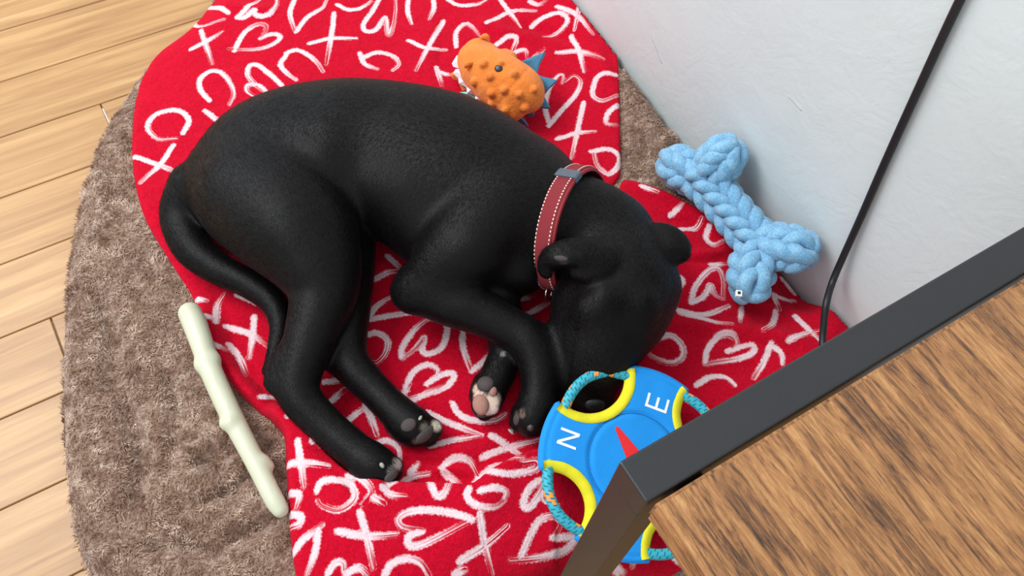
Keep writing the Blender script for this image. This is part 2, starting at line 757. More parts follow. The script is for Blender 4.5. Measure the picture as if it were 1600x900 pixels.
t = NT('blue_cotton_cord')
v = t.coord()
n1 = t.noise(v, 60, 4, 0.65)
n2 = t.noise(v, 480, 3, 0.75)
f = t.math('MULTIPLY_ADD', n2, 0.6, t.math('MULTIPLY', n1, 0.5))
t.color(t.ramp(f, [(0.36, srgb(86, 138, 178)), (0.52, srgb(118, 170, 204)), (0.72, srgb(160, 204, 228))]))
t.set(Roughness=0.95)
t.b.inputs['Sheen Weight'].default_value = 0.3
t.b.inputs['Specular IOR Level'].default_value = 0.1
t.bump(t.math('ADD', n2, n1), 0.55, 0.003)
M['cord'] = t.m
t = NT('cream_nylon')
v = t.coord()
t.color(t.mix(t.noise(v, 30, 3), srgb(186, 185, 158), srgb(202, 201, 176)))
t.set(Roughness=0.42)
t.b.inputs['Subsurface Weight'].default_value = 0.15
t.b.inputs['Subsurface Radius'].default_value = (0.01, 0.01, 0.006)
t.bump(t.noise(v, 160, 2), 0.15, 0.001)
M['nylon'] = t.m


def fabric(name, c, rough=0.85):
    t = NT(name)
    v = t.coord()
    n2 = t.noise(v, 700, 2, 0.6)
    n1 = t.noise(v, 20, 3)
    d = tuple(x * 0.86 for x in c[:3]) + (1,)
    t.color(t.mix(n1, d, c))
    t.set(Roughness=rough)
    t.bump(t.math('ADD', n2, t.math('MULTIPLY', t.noise(v, 55, 2), 1.2)), 0.3, 0.0016)
    return t.m


M['disc_blue'] = fabric('azure_canvas', srgb(6, 142, 224))
M['disc_yellow'] = fabric('yellow_binding', srgb(226, 216, 30))
M['print_white'] = fabric('white_print', srgb(240, 240, 238))
M['print_red'] = fabric('red_print', srgb(226, 36, 40))
M['seam'] = fabric('dark_blue_thread', srgb(16, 84, 140))
t = NT('teal_rope')
v = t.coord('UV')
br = t.n('ShaderNodeTexBrick')
br.offset = 0.5
br.inputs['Scale'].default_value = 1.0
br.inputs['Brick Width'].default_value = 0.012
br.inputs['Row Height'].default_value = 0.125
br.inputs['Mortar Size'].default_value = 0.0014
br.inputs['Mortar Smooth'].default_value = 0.6
br.inputs['Bias'].default_value = 0.0
br.inputs['Color1'].default_value = (0, 0, 0, 1)
br.inputs['Color2'].default_value = (1, 1, 1, 1)
br.inputs['Mortar'].default_value = (0, 0, 0, 1)
t.l(v, br.inputs['Vector'])
fl = t.math('GREATER_THAN', br.outputs['Color'], 0.86)
t.color(t.mix(br.outputs['Fac'], t.mix(fl, srgb(48, 168, 188), srgb(236, 150, 70)), srgb(26, 112, 134)))
t.set(Roughness=0.6)
t.bump(t.math('SUBTRACT', 1.0, br.outputs['Fac']), 0.6, 0.002)
M['rope'] = t.m

# ------------------------------------------------------------------ the room: floor, wall
TABLE_Z = 0.605
A = P(967, 722, TABLE_Z)                       # the table corner seen in the picture
D1 = unit((P(1302, 527, TABLE_Z) - A)[:2])     # along the table end, square to the wall
D2 = np.array([D1[1], -D1[0]])                 # along the wall, away from the window
WP = P(1302, 478, 0.062)[:2]                   # a point on the wall
WD = float(WP @ D1)                            # wall distance along D1

floor = empty('floor', (0, 0, 0))
floor['kind'] = 'structure'
ang = math.atan2(D1[1], D1[0])
row_w = 0.128
# one board mesh, shared by all boards
bm = bmesh.new()
bmesh.ops.create_cube(bm, size=1.0)
bmesh.ops.scale(bm, vec=(1.40, row_w - 0.0015, 0.014), verts=bm.verts)
bmesh.ops.bevel(bm, geom=list(bm.edges), offset=0.0012, segments=1, affect='EDGES')
board = bpy.data.meshes.new('floor_board')
bm.to_mesh(board)
bm.free()
board.materials.append(M['oak'])
for r in range(-8, 20):
    off = (r * 0.53) % 1.4
    for k in range(-3, 2):
        u = k * 1.402 + off + 0.1
        s = r * row_w
        if u + 0.70 > WD + 0.1 and u - 0.7 > WD:
            continue
        if u - 0.7 < -1.95 - 1.4 or u - 0.7 > WD:
            continue
        o = bpy.data.objects.new('floor_board', board)
        COL.objects.link(o)
        o.parent = floor
        p = D1 * u - D2 * s
        o.location = (p[0], p[1], -0.0075)
        o.rotation_euler = (0, 0, ang)

# wall: a solid slab whose room face lies at distance WD along D1
wc = D1 * (WD + 0.06)
V, Fc = [], []
nu, nz_ = 2, 2
ln0, ln1 = -1.6, 3.0
cor = []
for z in (-0.02, 2.5):
    for (e, s) in ((0, ln0), (0, ln1), (0.12, ln1), (0.12, ln0)):
        p = D1 * (WD + e) - D2 * s
        V.append((p[0], p[1], z))
Fc = [(0, 3, 2, 1), (4, 5, 6, 7), (0, 1, 5, 4), (1, 2, 6, 5), (2, 3, 7, 6), (3, 0, 4, 7)]
wall = mesh_obj('wall_right', V, Fc, M['wall'], shade=False)
wall['kind'] = 'structure'


def wall_pt(px, py, e=0.0):
    r = ray(px, py)
    t_ = (WD - e) / (r[:2] @ D1)
    return CAM + t_ * r


# two trowel scratches in the plaster
for pts in ([(1232, 150), (1243, 162), (1252, 172)], [(1017, 56), (1026, 78), (1034, 98)]):
    v_, f_ = tube(spline([wall_pt(a, b, 0.0002) for a, b in pts], 4), 0.0009, 6)
    mesh_obj('plaster_scratch', v_, f_, M['scuff'], wall)

# ------------------------------------------------------------------ dog bed and blanket as height surfaces
Z0 = 0.068
BED_PX = [(345, -60), (310, 22), (225, 95), (150, 205), (105, 350), (85, 560), (95, 780), (150, 925), (330, 985), (560, 960), (700, 935), (780, 918), (850, 903),
          (910, 884), (990, 892), (1060, 899), (1100, 895)]
TE = lambda u, v: A[:2] + D1 * u + D2 * v
bed_pts = list(spline(P2(BED_PX, 0.05), 4)) + [TE(.26, .05), TE(.31, .015), TE(.41, -.012), TE(.51, -.018), TE(.60, -.018)]
w_near = D1 * (WD - 0.004) + D2 * (-(0.55) + 0.0)
# along the wall from the table side to beyond the top of the picture
e0 = bed_pts[-1]
s0 = -(e0 @ D2)
p_end = bed_pts[0]
bed_pts.append(D1 * (WD - 0.004) - D2 * (s0 + 0.002))
bed_pts.append(D1 * (WD - 0.004) - D2 * (-(p_end @ D2) + 0.02))
top_far = D1 * (WD - 0.004) - D2 * 1.32
bed_pts[-1] = top_far
BED = np.array(bed_pts)
BEDC = np.vstack([BED, BED[:1]])
W_A, W_B = BED[-2], BED[-1]


def ridges(x, y, defs):
    h = np.zeros(x.shape)
    for pts, hgt, wid in defs:
        pl = spline(P2(pts), 4)
        lo = pl.min(0) - 4 * wid
        hi = pl.max(0) + 4 * wid
        mk = (x > lo[0]) & (x < hi[0]) & (y > lo[1]) & (y < hi[1])
        if not mk.any():
            continue
        d, al, sd, L = seg_dist(x[mk], y[mk], pl)
        taper = smooth(0, 0.25 * L, al) * smooth(0, 0.25 * L, L - al)
        h[mk] += hgt * np.exp(-(d / wid) ** 2) * (0.25 + 0.75 * taper)
    return h


BED_RIDGES = [([(300, 640), (370, 655), (445, 670)], 0.006, 0.02), ([(280, 722), (340, 705), (400, 690), (452, 692)], -0.014, 0.009),
              ([(285, 790), (350, 760), (400, 735), (450, 722)], -0.014, 0.008), ([(345, 848), (395, 822), (455, 786)], -0.016, 0.010),
              ([(340, 880), (390, 850), (455, 840)], 0.006, 0.016), ([(300, 690), (330, 740), (380, 800)], -0.008, 0.010),
              ([(180, 600), (210, 700), (200, 820)], -0.016, 0.012), ([(250, 560), (270, 640), (262, 720)], -0.012, 0.012),
              ([(200, 860), (300, 850), (360, 880)], -0.012, 0.010), ([(130, 420), (170, 520), (165, 620)], -0.014, 0.012),
              ([(1000, 120), (1015, 190), (1060, 260)], 0.005, 0.02)]


def z_bed(x, y):
    d, _, _, _ = seg_dist(x, y, BEDC)
    ins = inside(x, y, BED)
    r = 0.050
    t_ = np.clip(d / r, 0, 1)
    prof = 0.42 + 0.58 * np.sqrt(np.clip(1 - (1 - t_) ** 2, 0, 1))
    z = 0.058 * prof
    dw = WD - (x * D1[0] + y * D1[1])                  # distance from the wall
    # against the wall the plush does not roll off but is pushed up a little
    up = np.exp(-(dw / 0.05) ** 2)
    s = -(x * D2[0] + y * D2[1])
    wallz = 0.056 + 0.022 * smooth(0.55, 0.85, s) * (1 - 0.5 * smooth(0.95, 1.15, s)) - 0.044 * smooth(0.24, 0.30, s) * (1 - smooth(0.40, 0.45, s))
    z = np.where(dw < 0.12, z * (1 - np.clip(up, 0, 1)) + wallz * up, z)
    z = z + 0.006 * vnoise(x * 9, y * 9) + 0.003 * vnoise(x * 31 + 5, y * 31)
    z = z + ridges(x, y, BED_RIDGES)
    return np.where(ins, z, 0.0)


BL_PX = [(352, -30), (300, 17), (248, 58), (214, 130), (205, 240), (222, 330), (258, 395), (300, 462), (314, 508), (338, 560), (366, 604), (402, 640), (430, 664), (447, 690),
         (450, 740), (452, 800), (456, 850), (464, 905), (480, 945), (560, 948), (690, 928), (780, 913), (850, 901), (905, 886), (985, 892), (1045, 893), (1072, 884),
         (1082, 872)]
BL_PX2 = [(1186, 410), (1150, 378), (1118, 346), (1082, 322), (1045, 302), (1010, 286), (985, 279),
          (972, 282), (966, 300), (950, 300), (965, 278), (970, 268), (970, 215), (968, 160), (964, 105), (955, 76), (940, 52), (920, 32), (896, 12), (880, 0), (860, -30)]
bl1 = spline(P2(BL_PX), 4)
bl2 = spline(P2(BL_PX2), 3)
TE = lambda u, v: A[:2] + D1 * u + D2 * v
mid_ = np.array([TE(.235, .045), TE(.30, .005), TE(.40, -.022), TE(.50, -.03), TE(.61, -.03)] + [D1 * (WD - 0.006) - D2 * q for q in (.18, .25, .30, .35, .395)])
BL = np.vstack([bl1, mid_, bl2])
# keep it off the wall
dd = BL @ D1
BL = BL - np.outer(np.maximum(dd - (WD - 0.006), 0), D1)
BLC = np.vstack([BL, BL[:1]])

CREST = spline(P2([(425, 622), (450, 647), (490, 688), (540, 738), (575, 755), (640, 757), (705, 760), (738, 760), (768, 738), (815, 714), (860, 704), (930, 720), (1010, 760), (1100, 830)], 0.085), 5)
FOLDS = [([(310, 470), (330, 525), (358, 580), (395, 625), (432, 655)], 0.013, 0.012),      # rolled hem at the left
         ([(335, 450), (356, 505), (380, 560), (412, 612)], -0.006, 0.008),
         ([(660, 737), (705, 733), (755, 742)], 0.010, 0.008),
         ([(650, 715), (720, 705), (800, 720)], 0.008, 0.014),
         ([(985, 286), (1045, 310), (1090, 335), (1130, 372), (1165, 410)], 0.010, 0.012),   # right hem
         ([(1030, 340), (1080, 352), (1120, 385)], -0.006, 0.008),
         ([(1060, 404), (1100, 408), (1140, 398)], -0.005, 0.005),
         ([(1075, 395), (1110, 396), (1145, 386)], 0.006, 0.008),
         ([(1040, 508), (1110, 512), (1190, 518), (1280, 538)], 0.009, 0.011),
         ([(1090, 528), (1170, 533), (1260, 556)], -0.006, 0.008),
         ([(1150, 480), (1200, 482), (1250, 498)], -0.005, 0.007),
         ([(1090, 580), (1140, 578), (1190, 575)], -0.006, 0.010),
         ([(1130, 440), (1200, 470), (1290, 490)], 0.007, 0.012),
         ([(735, 30), (790, 50), (850, 66)], 0.008, 0.018), ([(690, 20), (700, 60), (690, 110)], -0.006, 0.014),
         ([(800, 40), (850, 50), (920, 80)], -0.008, 0.012), ([(880, 60), (930, 90), (955, 140)], 0.007, 0.016),
         ([(330, 0), (380, 14), (440, 20)], 0.008, 0.016),
         ([(590, 400), (620, 440), (640, 480)], 0.005, 0.012), ([(575, 560), (640, 640), (690, 700)], -0.004, 0.014),
         ([(495, 700), (530, 745), (572, 790)], -0.006, 0.008), ([(560, 745), (590, 765), (603, 790)], 0.007, 0.008),
         ([(585, 775), (630, 768), (700, 766)], -0.004, 0.006),
         ([(620, 720), (660, 722), (720, 728)], -0.005, 0.006),
         ([(560, 640), (580, 690), (640, 720)], 0.006, 0.012),
         ([(700, 870), (760, 790), (790, 740)], 0.004, 0.02), ([(900, 770), (880, 830), (840, 890)], 0.004, 0.02)]


def z_blanket(x, y, fine=True):
    z = z_bed_s(x, y) + 0.007
    d, al, sd, L = seg_dist(x, y, CREST)
    near = np.where(sd < 0, 1, 0)                      # side towards the camera
    s = np.where(near > 0, d, -d)
    lift = smooth(-0.0055, 0.0015, s) * (0.012 + 0.026 * np.exp(-(np.maximum(s, 0) / 0.07) ** 2))
    lift = lift * smooth(0, 0.04, al + 0.01) * (1 - 0.9 * smooth(0.40, 0.55, al))
    z = z + lift - 0.008 * np.exp(-((s + 0.022) / 0.016) ** 2) * (1 - smooth(0.40, 0.5, al)) * smooth(0.12, 0.2, al)
    z = z + ridges(x, y, FOLDS)
    if fine:
        z = z + 0.006 * vnoise(x * 7 + 3, y * 7) + 0.0035 * vnoise(x * 19, y * 19 + 8) + 0.0016 * vnoise(x * 55, y * 55)
        z = z + 0.0005 * vnoise(x * 260, y * 260)
    return z


def z_bed_s(x, y):
    # the blanket bridges the small dents of the plush
    d, _, _, _ = seg_dist(x, y, BEDC)
    ins = inside(x, y, BED)
    t_ = np.clip(d / 0.07, 0, 1)
    z = 0.060 * (0.25 + 0.75 * np.sqrt(np.clip(1 - (1 - t_) ** 2, 0, 1)))
    dw = WD - (x * D1[0] + y * D1[1])
    up = np.exp(-(dw / 0.07) ** 2)
    s = -(x * D2[0] + y * D2[1])
    wallz = 0.062 + 0.026 * smooth(0.7, 1.0, s) * (1 - 0.6 * smooth(1.0, 1.2, s)) - 0.040 * smooth(0.24, 0.30, s) * (1 - smooth(0.40, 0.45, s))
    z = np.where(dw < 0.2, z * (1 - up) + wallz * up, z)
    return np.where(ins, z, 0.002 + 0.015 * np.exp(-(d / 0.03) ** 2))


def grid_sheet(poly, h, zf, skirt_to, direct=False, round_r=0.010):
    """triangulated height sheet cut to an outline, with its rim turned down"""
    polyc = np.vstack([poly, poly[:1]])
    lo = poly.min(0) - 2 * h
    hi = poly.max(0) + 2 * h
    xs = np.arange(lo[0], hi[0], h)
    ys = np.arange(lo[1], hi[1], h)
    X, Y = np.meshgrid(xs, ys, indexing='ij')
    ins = inside(X, Y, poly)
    # cells that have all corners inside or near the outline
    cell = ins[:-1, :-1] & ins[1:, :-1] & ins[1:, 1:] & ins[:-1, 1:]
    used = np.zeros(ins.shape, bool)
    used[:-1, :-1] |= cell
    used[1:, :-1] |= cell
    used[1:, 1:] |= cell
    used[:-1, 1:] |= cell
    ids = np.full(ins.shape, -1)
    idx = np.argwhere(used)
    ids[used] = np.arange(len(idx))
    x = X[used].copy()
    y = Y[used].copy()
    ci = np.argwhere(cell)
    q = np.stack([ids[ci[:, 0], ci[:, 1]], ids[ci[:, 0] + 1, ci[:, 1]], ids[ci[:, 0] + 1, ci[:, 1] + 1], ids[ci[:, 0], ci[:, 1] + 1]], 1)
    # boundary edges
    e = np.concatenate([q[:, [0, 1]], q[:, [1, 2]], q[:, [2, 3]], q[:, [3, 0]]])
    key = np.sort(e, 1)
    kk = key[:, 0].astype(np.int64) * len(x) + key[:, 1]
    uq, first, cnt = np.unique(kk, return_index=True, return_counts=True)
    be = e[first[cnt == 1]]
    bv = np.unique(be)
    # snap rim vertices onto the outline
    px_, py_ = x[bv], y[bv]
    best = np.full(len(bv), 1e9)
    sx = px_.copy()
    sy = py_.copy()
    for i in range(len(polyc) - 1):
        ax, ay = polyc[i]
        bx, by = polyc[i + 1]
        dx, dy = bx - ax, by - ay
        L2 = dx * dx + dy * dy
        if L2 < 1e-14:
            continue
        tt = np.clip(((px_ - ax) * dx + (py_ - ay) * dy) / L2, 0, 1)
        cx_, cy_ = ax + tt * dx, ay + tt * dy
        d2 = (px_ - cx_) ** 2 + (py_ - cy_) ** 2
        mk = d2 < best
        best = np.where(mk, d2, best)
        sx = np.where(mk, cx_, sx)
        sy = np.where(mk, cy_, sy)
    x[bv] = sx
    y[bv] = sy
    z = zf(x, y)
    d = seg_dist(x, y, polyc)[0] if direct else cached(lambda a, b: seg_dist(a, b, polyc)[0], 0.005)(x, y)
    d[bv] = 0
    low = skirt_to(x, y)
    tt = np.clip(d / round_r, 0, 1)
    z = low + (z - low) * (0.55 + 0.45 * np.sqrt(np.clip(1 - (1 - tt) ** 2, 0, 1)))
    # skirt
    nb = {int(v): len(x) + i for i, v in enumerate(bv)}
    V = np.stack([x, y, z], 1)
    S = np.stack([x[bv], y[bv], np.minimum(low[bv] - 0.002, z[bv] - 0.001)], 1)
    sk = np.array([(int(b), int(a), nb[int(a)], nb[int(b)]) for a, b in be])
    return np.vstack([V, S]), np.concatenate([q, sk]), len(x)


def cached(fn, h=0.004, lo=(-1.0, 0.0), hi=(1.0, 1.55)):
    """tabulate a smooth height function once and read it back bilinearly"""
    xs = np.arange(lo[0], hi[0], h)
    ys = np.arange(lo[1], hi[1], h)
    X, Y = np.meshgrid(xs, ys, indexing='ij')
    G = fn(X, Y)

    def f(x, y, *a):
        qx = np.clip((x - lo[0]) / h, 0, len(xs) - 1.001)
        qy = np.clip((y - lo[1]) / h, 0, len(ys) - 1.001)
        i = qx.astype(int)
        j = qy.astype(int)
        fx = qx - i
        fy = qy - j
        return (G[i, j] * (1 - fx) + G[i + 1, j] * fx) * (1 - fy) + (G[i, j + 1] * (1 - fx) + G[i + 1, j + 1] * fx) * fy
    return f


z_bed = cached(z_bed)
_zb_raw = z_blanket
z_blanket0 = cached(lambda x, y: np.maximum(_zb_raw(x, y, False), z_bed(x, y) + 0.0035))


def z_blanket(x, y):
    return (z_blanket0(x, y) + 0.006 * vnoise(x * 7 + 3, y * 7) + 0.0035 * vnoise(x * 19, y * 19 + 8) + 0.0016 * vnoise(x * 55, y * 55)
            + 0.0005 * vnoise(x * 260, y * 260))


_zb_soft = z_blanket


def z_blanket(x, y):
    return np.maximum(_zb_soft(x, y), z_bed(x, y) + 0.005)


# --- bed
V, Fc, nb_ = grid_sheet(BED, 0.005, z_bed, lambda x, y: np.zeros(x.shape), round_r=0.02)
bed = mesh_obj('dog_bed', V, Fc, M['plush'])
tag(bed, 'brown plush dog bed under the red blanket, against the grey wall', 'dog bed')

# --- blanket
BV, BF, nbl = grid_sheet(BL, 0.0024, z_blanket, lambda x, y: z_bed(x, y) + 0.001, round_r=0.012)
blanket = mesh_obj('fleece_blanket', BV, BF, M['blanket'])
tag(blanket, 'red fleece blanket with white brushed hearts, crosses and rings spread over the dog bed', 'blanket')

# the print: strokes followed on the cloth
_ZG = {}


def on_blanket(px, py):
    z = 0.075
    for _ in range(4):
        p = P(px, py, z)
        z = float(z_blanket(np.array([p[0]]), np.array([p[1]]))[0])
    return P(px, py, z)[:2]


STROKES = '''357,20 345,13 327,12 310,18 302,30 305,40 320,40 337,34 350,30
314,47 320,65 332,100
298,77 318,67 347,49
366,80 373,65 385,48 403,38 415,40 414,50 407,60
407,60 425,53 437,56 435,63 420,72 397,77 357,76
460,0 453,20 457,37 462,50
462,50 480,27 503,13 510,0
370,27 383,15 397,5 405,0
370,28 383,27 397,15 398,22 410,25 423,20 432,8 433,0
522,20 518,53 510,100
483,68 517,60 557,60
327,157 313,140 313,123 327,112 343,112 358,127 365,147 358,163
440,133 423,117 403,102 390,103 387,117 397,130 413,143
415,143 403,133 387,133 387,143 403,153
447,83 463,78 483,87 497,100 505,112
447,87 438,100 447,113 463,125
592,0 580,20 568,37 570,48 587,47 602,27 605,53 612,50 618,20 618,0
638,0 637,17 643,37
677,0 678,13 670,30
527,7 543,15 563,13 580,2
562,83 570,100 590,108
567,90 590,82 613,87 623,100 613,110
693,33 667,77 650,110
638,63 667,75 697,78
320,173 353,197
700,0 717,8 743,7 760,0
782,0 797,20 813,43
760,35 797,18 837,17
827,2 840,7 853,2
830,42 850,27 873,20 887,30 877,47 850,57
870,10 903,25 927,53
907,20 897,47
922,30 937,50
892,57 905,80 913,112
870,82 903,80 943,92
713,73 713,50 730,37 750,57
773,72 793,57 807,60 800,80
802,82 820,78 822,90
827,97 850,77
857,190 852,167 857,140 870,120 880,117 878,130
857,197 877,173 900,147 907,127 897,118 883,127
963,117 937,117 928,133 927,150 943,157 967,147
967,163 950,177 948,193 967,195
912,160 903,200 893,247
870,217 900,208 930,205
923,237 950,233 967,243 965,260 950,272 933,257 928,240
682,105 690,133
685,112 708,118
1002,290 1027,300
1047,337 1067,317
1063,358 1087,357 1097,340
1108,353 1103,373 1113,383 1130,377
1110,413 1137,413
1080,470 1087,447 1107,423 1123,420 1130,440 1130,467
1080,473 1100,463 1110,445 1117,460 1130,467
1057,430 1067,440 1053,460
1060,485 1100,492 1139,478
1062,488 1100,498 1120,503 1144,505
1159,481 1156,503
1212,486 1208,505 1193,515
1208,459 1217,483
1208,459 1222,466 1242,470
1222,434 1242,459
1242,494 1261,512 1281,532
1232,532 1256,522 1281,517
1102,566 1105,547 1120,527 1137,520 1149,525 1151,537 1142,547
1137,549 1156,542 1176,539 1178,549 1159,559 1132,564 1100,569
1205,537 1193,566 1178,591
1208,542 1220,552 1222,569
1088,602 1110,589 1132,589 1148,602
1023,531 1048,524 1066,540 1066,558 1048,567 1021,558 1008,547
627,557 630,540 650,513 670,497
670,497 695,502 698,520 690,543 670,553 660,547 663,527 650,543 630,560
637,597 647,580 667,570 683,577 680,590
667,600 687,587 707,583 707,595 690,608 660,618 628,626
637,597 628,626
723,520 723,540 730,563 737,580
737,580 757,563 767,550
605,400 627,420
573,500 590,477 613,463
573,500 617,492 657,487
583,437 603,427 627,422
570,524 589,520 605,531 603,550 589,566 577,564
507,597 535,594
514,630 538,608
540,660 568,638
570,634 580,654 589,680
628,620 640,600
642,626 664,616 698,600
667,645 707,663 753,680
673,697 713,687 753,680
707,630 717,647 740,657 773,657 790,647
767,680 793,697 817,712
753,715 793,700 850,685
583,697 603,688 622,700 625,717
742,755 770,730 817,715
747,747 790,740 837,733 838,720 817,722
690,730 707,717 733,720 747,743
693,737 723,760
607,757 640,747 670,740
640,740 653,725
597,760 610,772 633,775
670,757 680,772 693,772 707,758
733,763 730,777 747,790 773,792 788,783
750,767 773,762 790,768 788,780
843,750 827,763 817,787 827,793 843,773 853,757 850,780 870,790
465,688 470,723 475,760
450,725 473,723 513,728
488,690 500,687 507,692 500,697
495,767 503,752 527,750 547,757 555,773 547,787 527,797 503,790 497,782
543,743 563,750 580,767 567,787
583,777 600,787
452,770 467,773 463,793
452,803 470,807 467,820 450,823
457,863 477,840 503,820
497,827 493,860 480,897
562,800 573,837 583,887
527,830 573,838 620,835
738,813 713,803 673,797 640,800 623,810 630,823 660,828
660,830 640,837 638,850 653,853 687,838 727,817
750,803 757,847 770,898
718,877 757,853 793,822
813,873 827,840 843,813 867,807 877,820 867,840
863,840 897,840 883,860 847,870 797,875
512,897 523,880 535,880 537,893
540,897 560,887 573,897
600,900 613,880 637,873 657,880 670,900
710,897 727,890
397,494 395,522 390,559
353,510 395,524 425,545
358,538 374,559 386,587
307,467 323,470
317,493 333,498
327,537 353,547
370,460 400,473 420,482
337,503 340,477 350,460
407,620 430,620
820,493 857,473
813,467 833,463
991,869 989,884
962,887 975,900
1051,867 1067,884
450,650 470,658 487,675'''
strokes = []
for line in STROKES.split('\n'):
    pts = [tuple(map(float, q.split(','))) for q in line.split()]
    strokes.append(spline([on_blanket(a, b) for a, b in pts], 4))
traced = np.vstack(strokes)


def glyph(kind, c, s, a):
    def tr(pts):
        p = np.array(pts) * s
        ca, sa = math.cos(a), math.sin(a)
        return np.stack([c[0] + p[:, 0] * ca - p[:, 1] * sa, c[1] + p[:, 0] * sa + p[:, 1] * ca], 1)
    if kind == 0:
        return [spline(tr([(-.5, .45), (0, 0), (.45, -.5)]), 4), spline(tr([(.45, .5), (.02, 0), (-.5, -.42)]), 4)]
    if kind == 1:
        return [spline(tr([(.15, .45), (-.3, .4), (-.5, 0), (-.25, -.42), (.2, -.45), (.48, -.05), (.35, .36)]), 4)]
    return [spline(tr([(0, -.5), (-.35, -.1), (-.45, .28), (-.2, .45), (.0, .2)]), 4), spline(tr([(0, .2), (.22, .46), (.46, .25), (.3, -.15), (-.02, -.55)]), 4)]


# the print goes on where the picture is cut off
for gx in np.arange(BL[:, 0].min(), BL[:, 0].max(), 0.088):
    for gy in np.arange(BL[:, 1].min(), BL[:, 1].max(), 0.088):
        c = (gx + random.uniform(-.012, .012), gy + random.uniform(-.012, .012))
        if not inside(np.array([c[0]]), np.array([c[1]]), BL)[0]:
            continue
        if np.hypot(traced[:, 0] - c[0], traced[:, 1] - c[1]).min() < 0.062:
            continue
        q = ROT.T @ (np.array([c[0], c[1], 0.07]) - CAM)
        qx, qy = 800 + FPX * q[0] / -q[2], 450 - FPX * q[1] / -q[2]
        if 305 < qx < 1295 and 5 < qy < 895 and not (qx > 940 and qy > 640):
            continue
        strokes += glyph(random.randrange(3), c, 0.066, random.uniform(0, 6.28))

nv = len(BV)
s_d = np.full(nv, 0.05)
s_a = np.zeros(nv)
s_c = np.zeros(nv)
s_f = np.full(nv, 0.5)
for i, pl in enumerate(strokes):
    lo = pl.min(0) - 0.014
    hi = pl.max(0) + 0.014
    mk = np.where((BV[:, 0] > lo[0]) & (BV[:, 0] < hi[0]) & (BV[:, 1] > lo[1]) & (BV[:, 1] < hi[1]))[0]
    if not len(mk):
        continue
    d, al, sd, L = seg_dist(BV[mk, 0], BV[mk, 1], pl)
    # strokes get a little thinner and drier at their end
    rel = al / max(L, 1e-6)
    d2 = d + 0.0011 * smooth(0.55, 1.0, rel) + 0.0005 * (1 - smooth(0, 0.08, rel))
    better = d2 < s_d[mk]
    k = mk[better]
    s_d[k] = d2[better]
    s_a[k] = al[better] + i * 1.7
    s_c[k] = sd[better]
    s_f[k] = 0.37 + 0.24 * smooth(0.3, 1.0, rel[better]) + random.uniform(-0.05, 0.05)
me = blanket.data
for nm, arr in (('stroke_distance', s_d), ('stroke_along', s_a), ('stroke_across', s_c), ('stroke_fade', s_f)):
    at = me.attributes.new(nm, 'FLOAT', 'POINT')
    at.data.foreach_set('value', arr.astype(np.float32))


# ------------------------------------------------------------------ the dog
def rows(pts, base=Z0):
    """(px, py, height of the centre above the blanket, radius in px) -> metres"""
    out = []
    for a, b, h, r in pts:
        z = base + h
        p = P(a, b, z)
        out.append((p[0], p[1], p[2], r * scale_at(a, b, z)))
    return np.array(out)


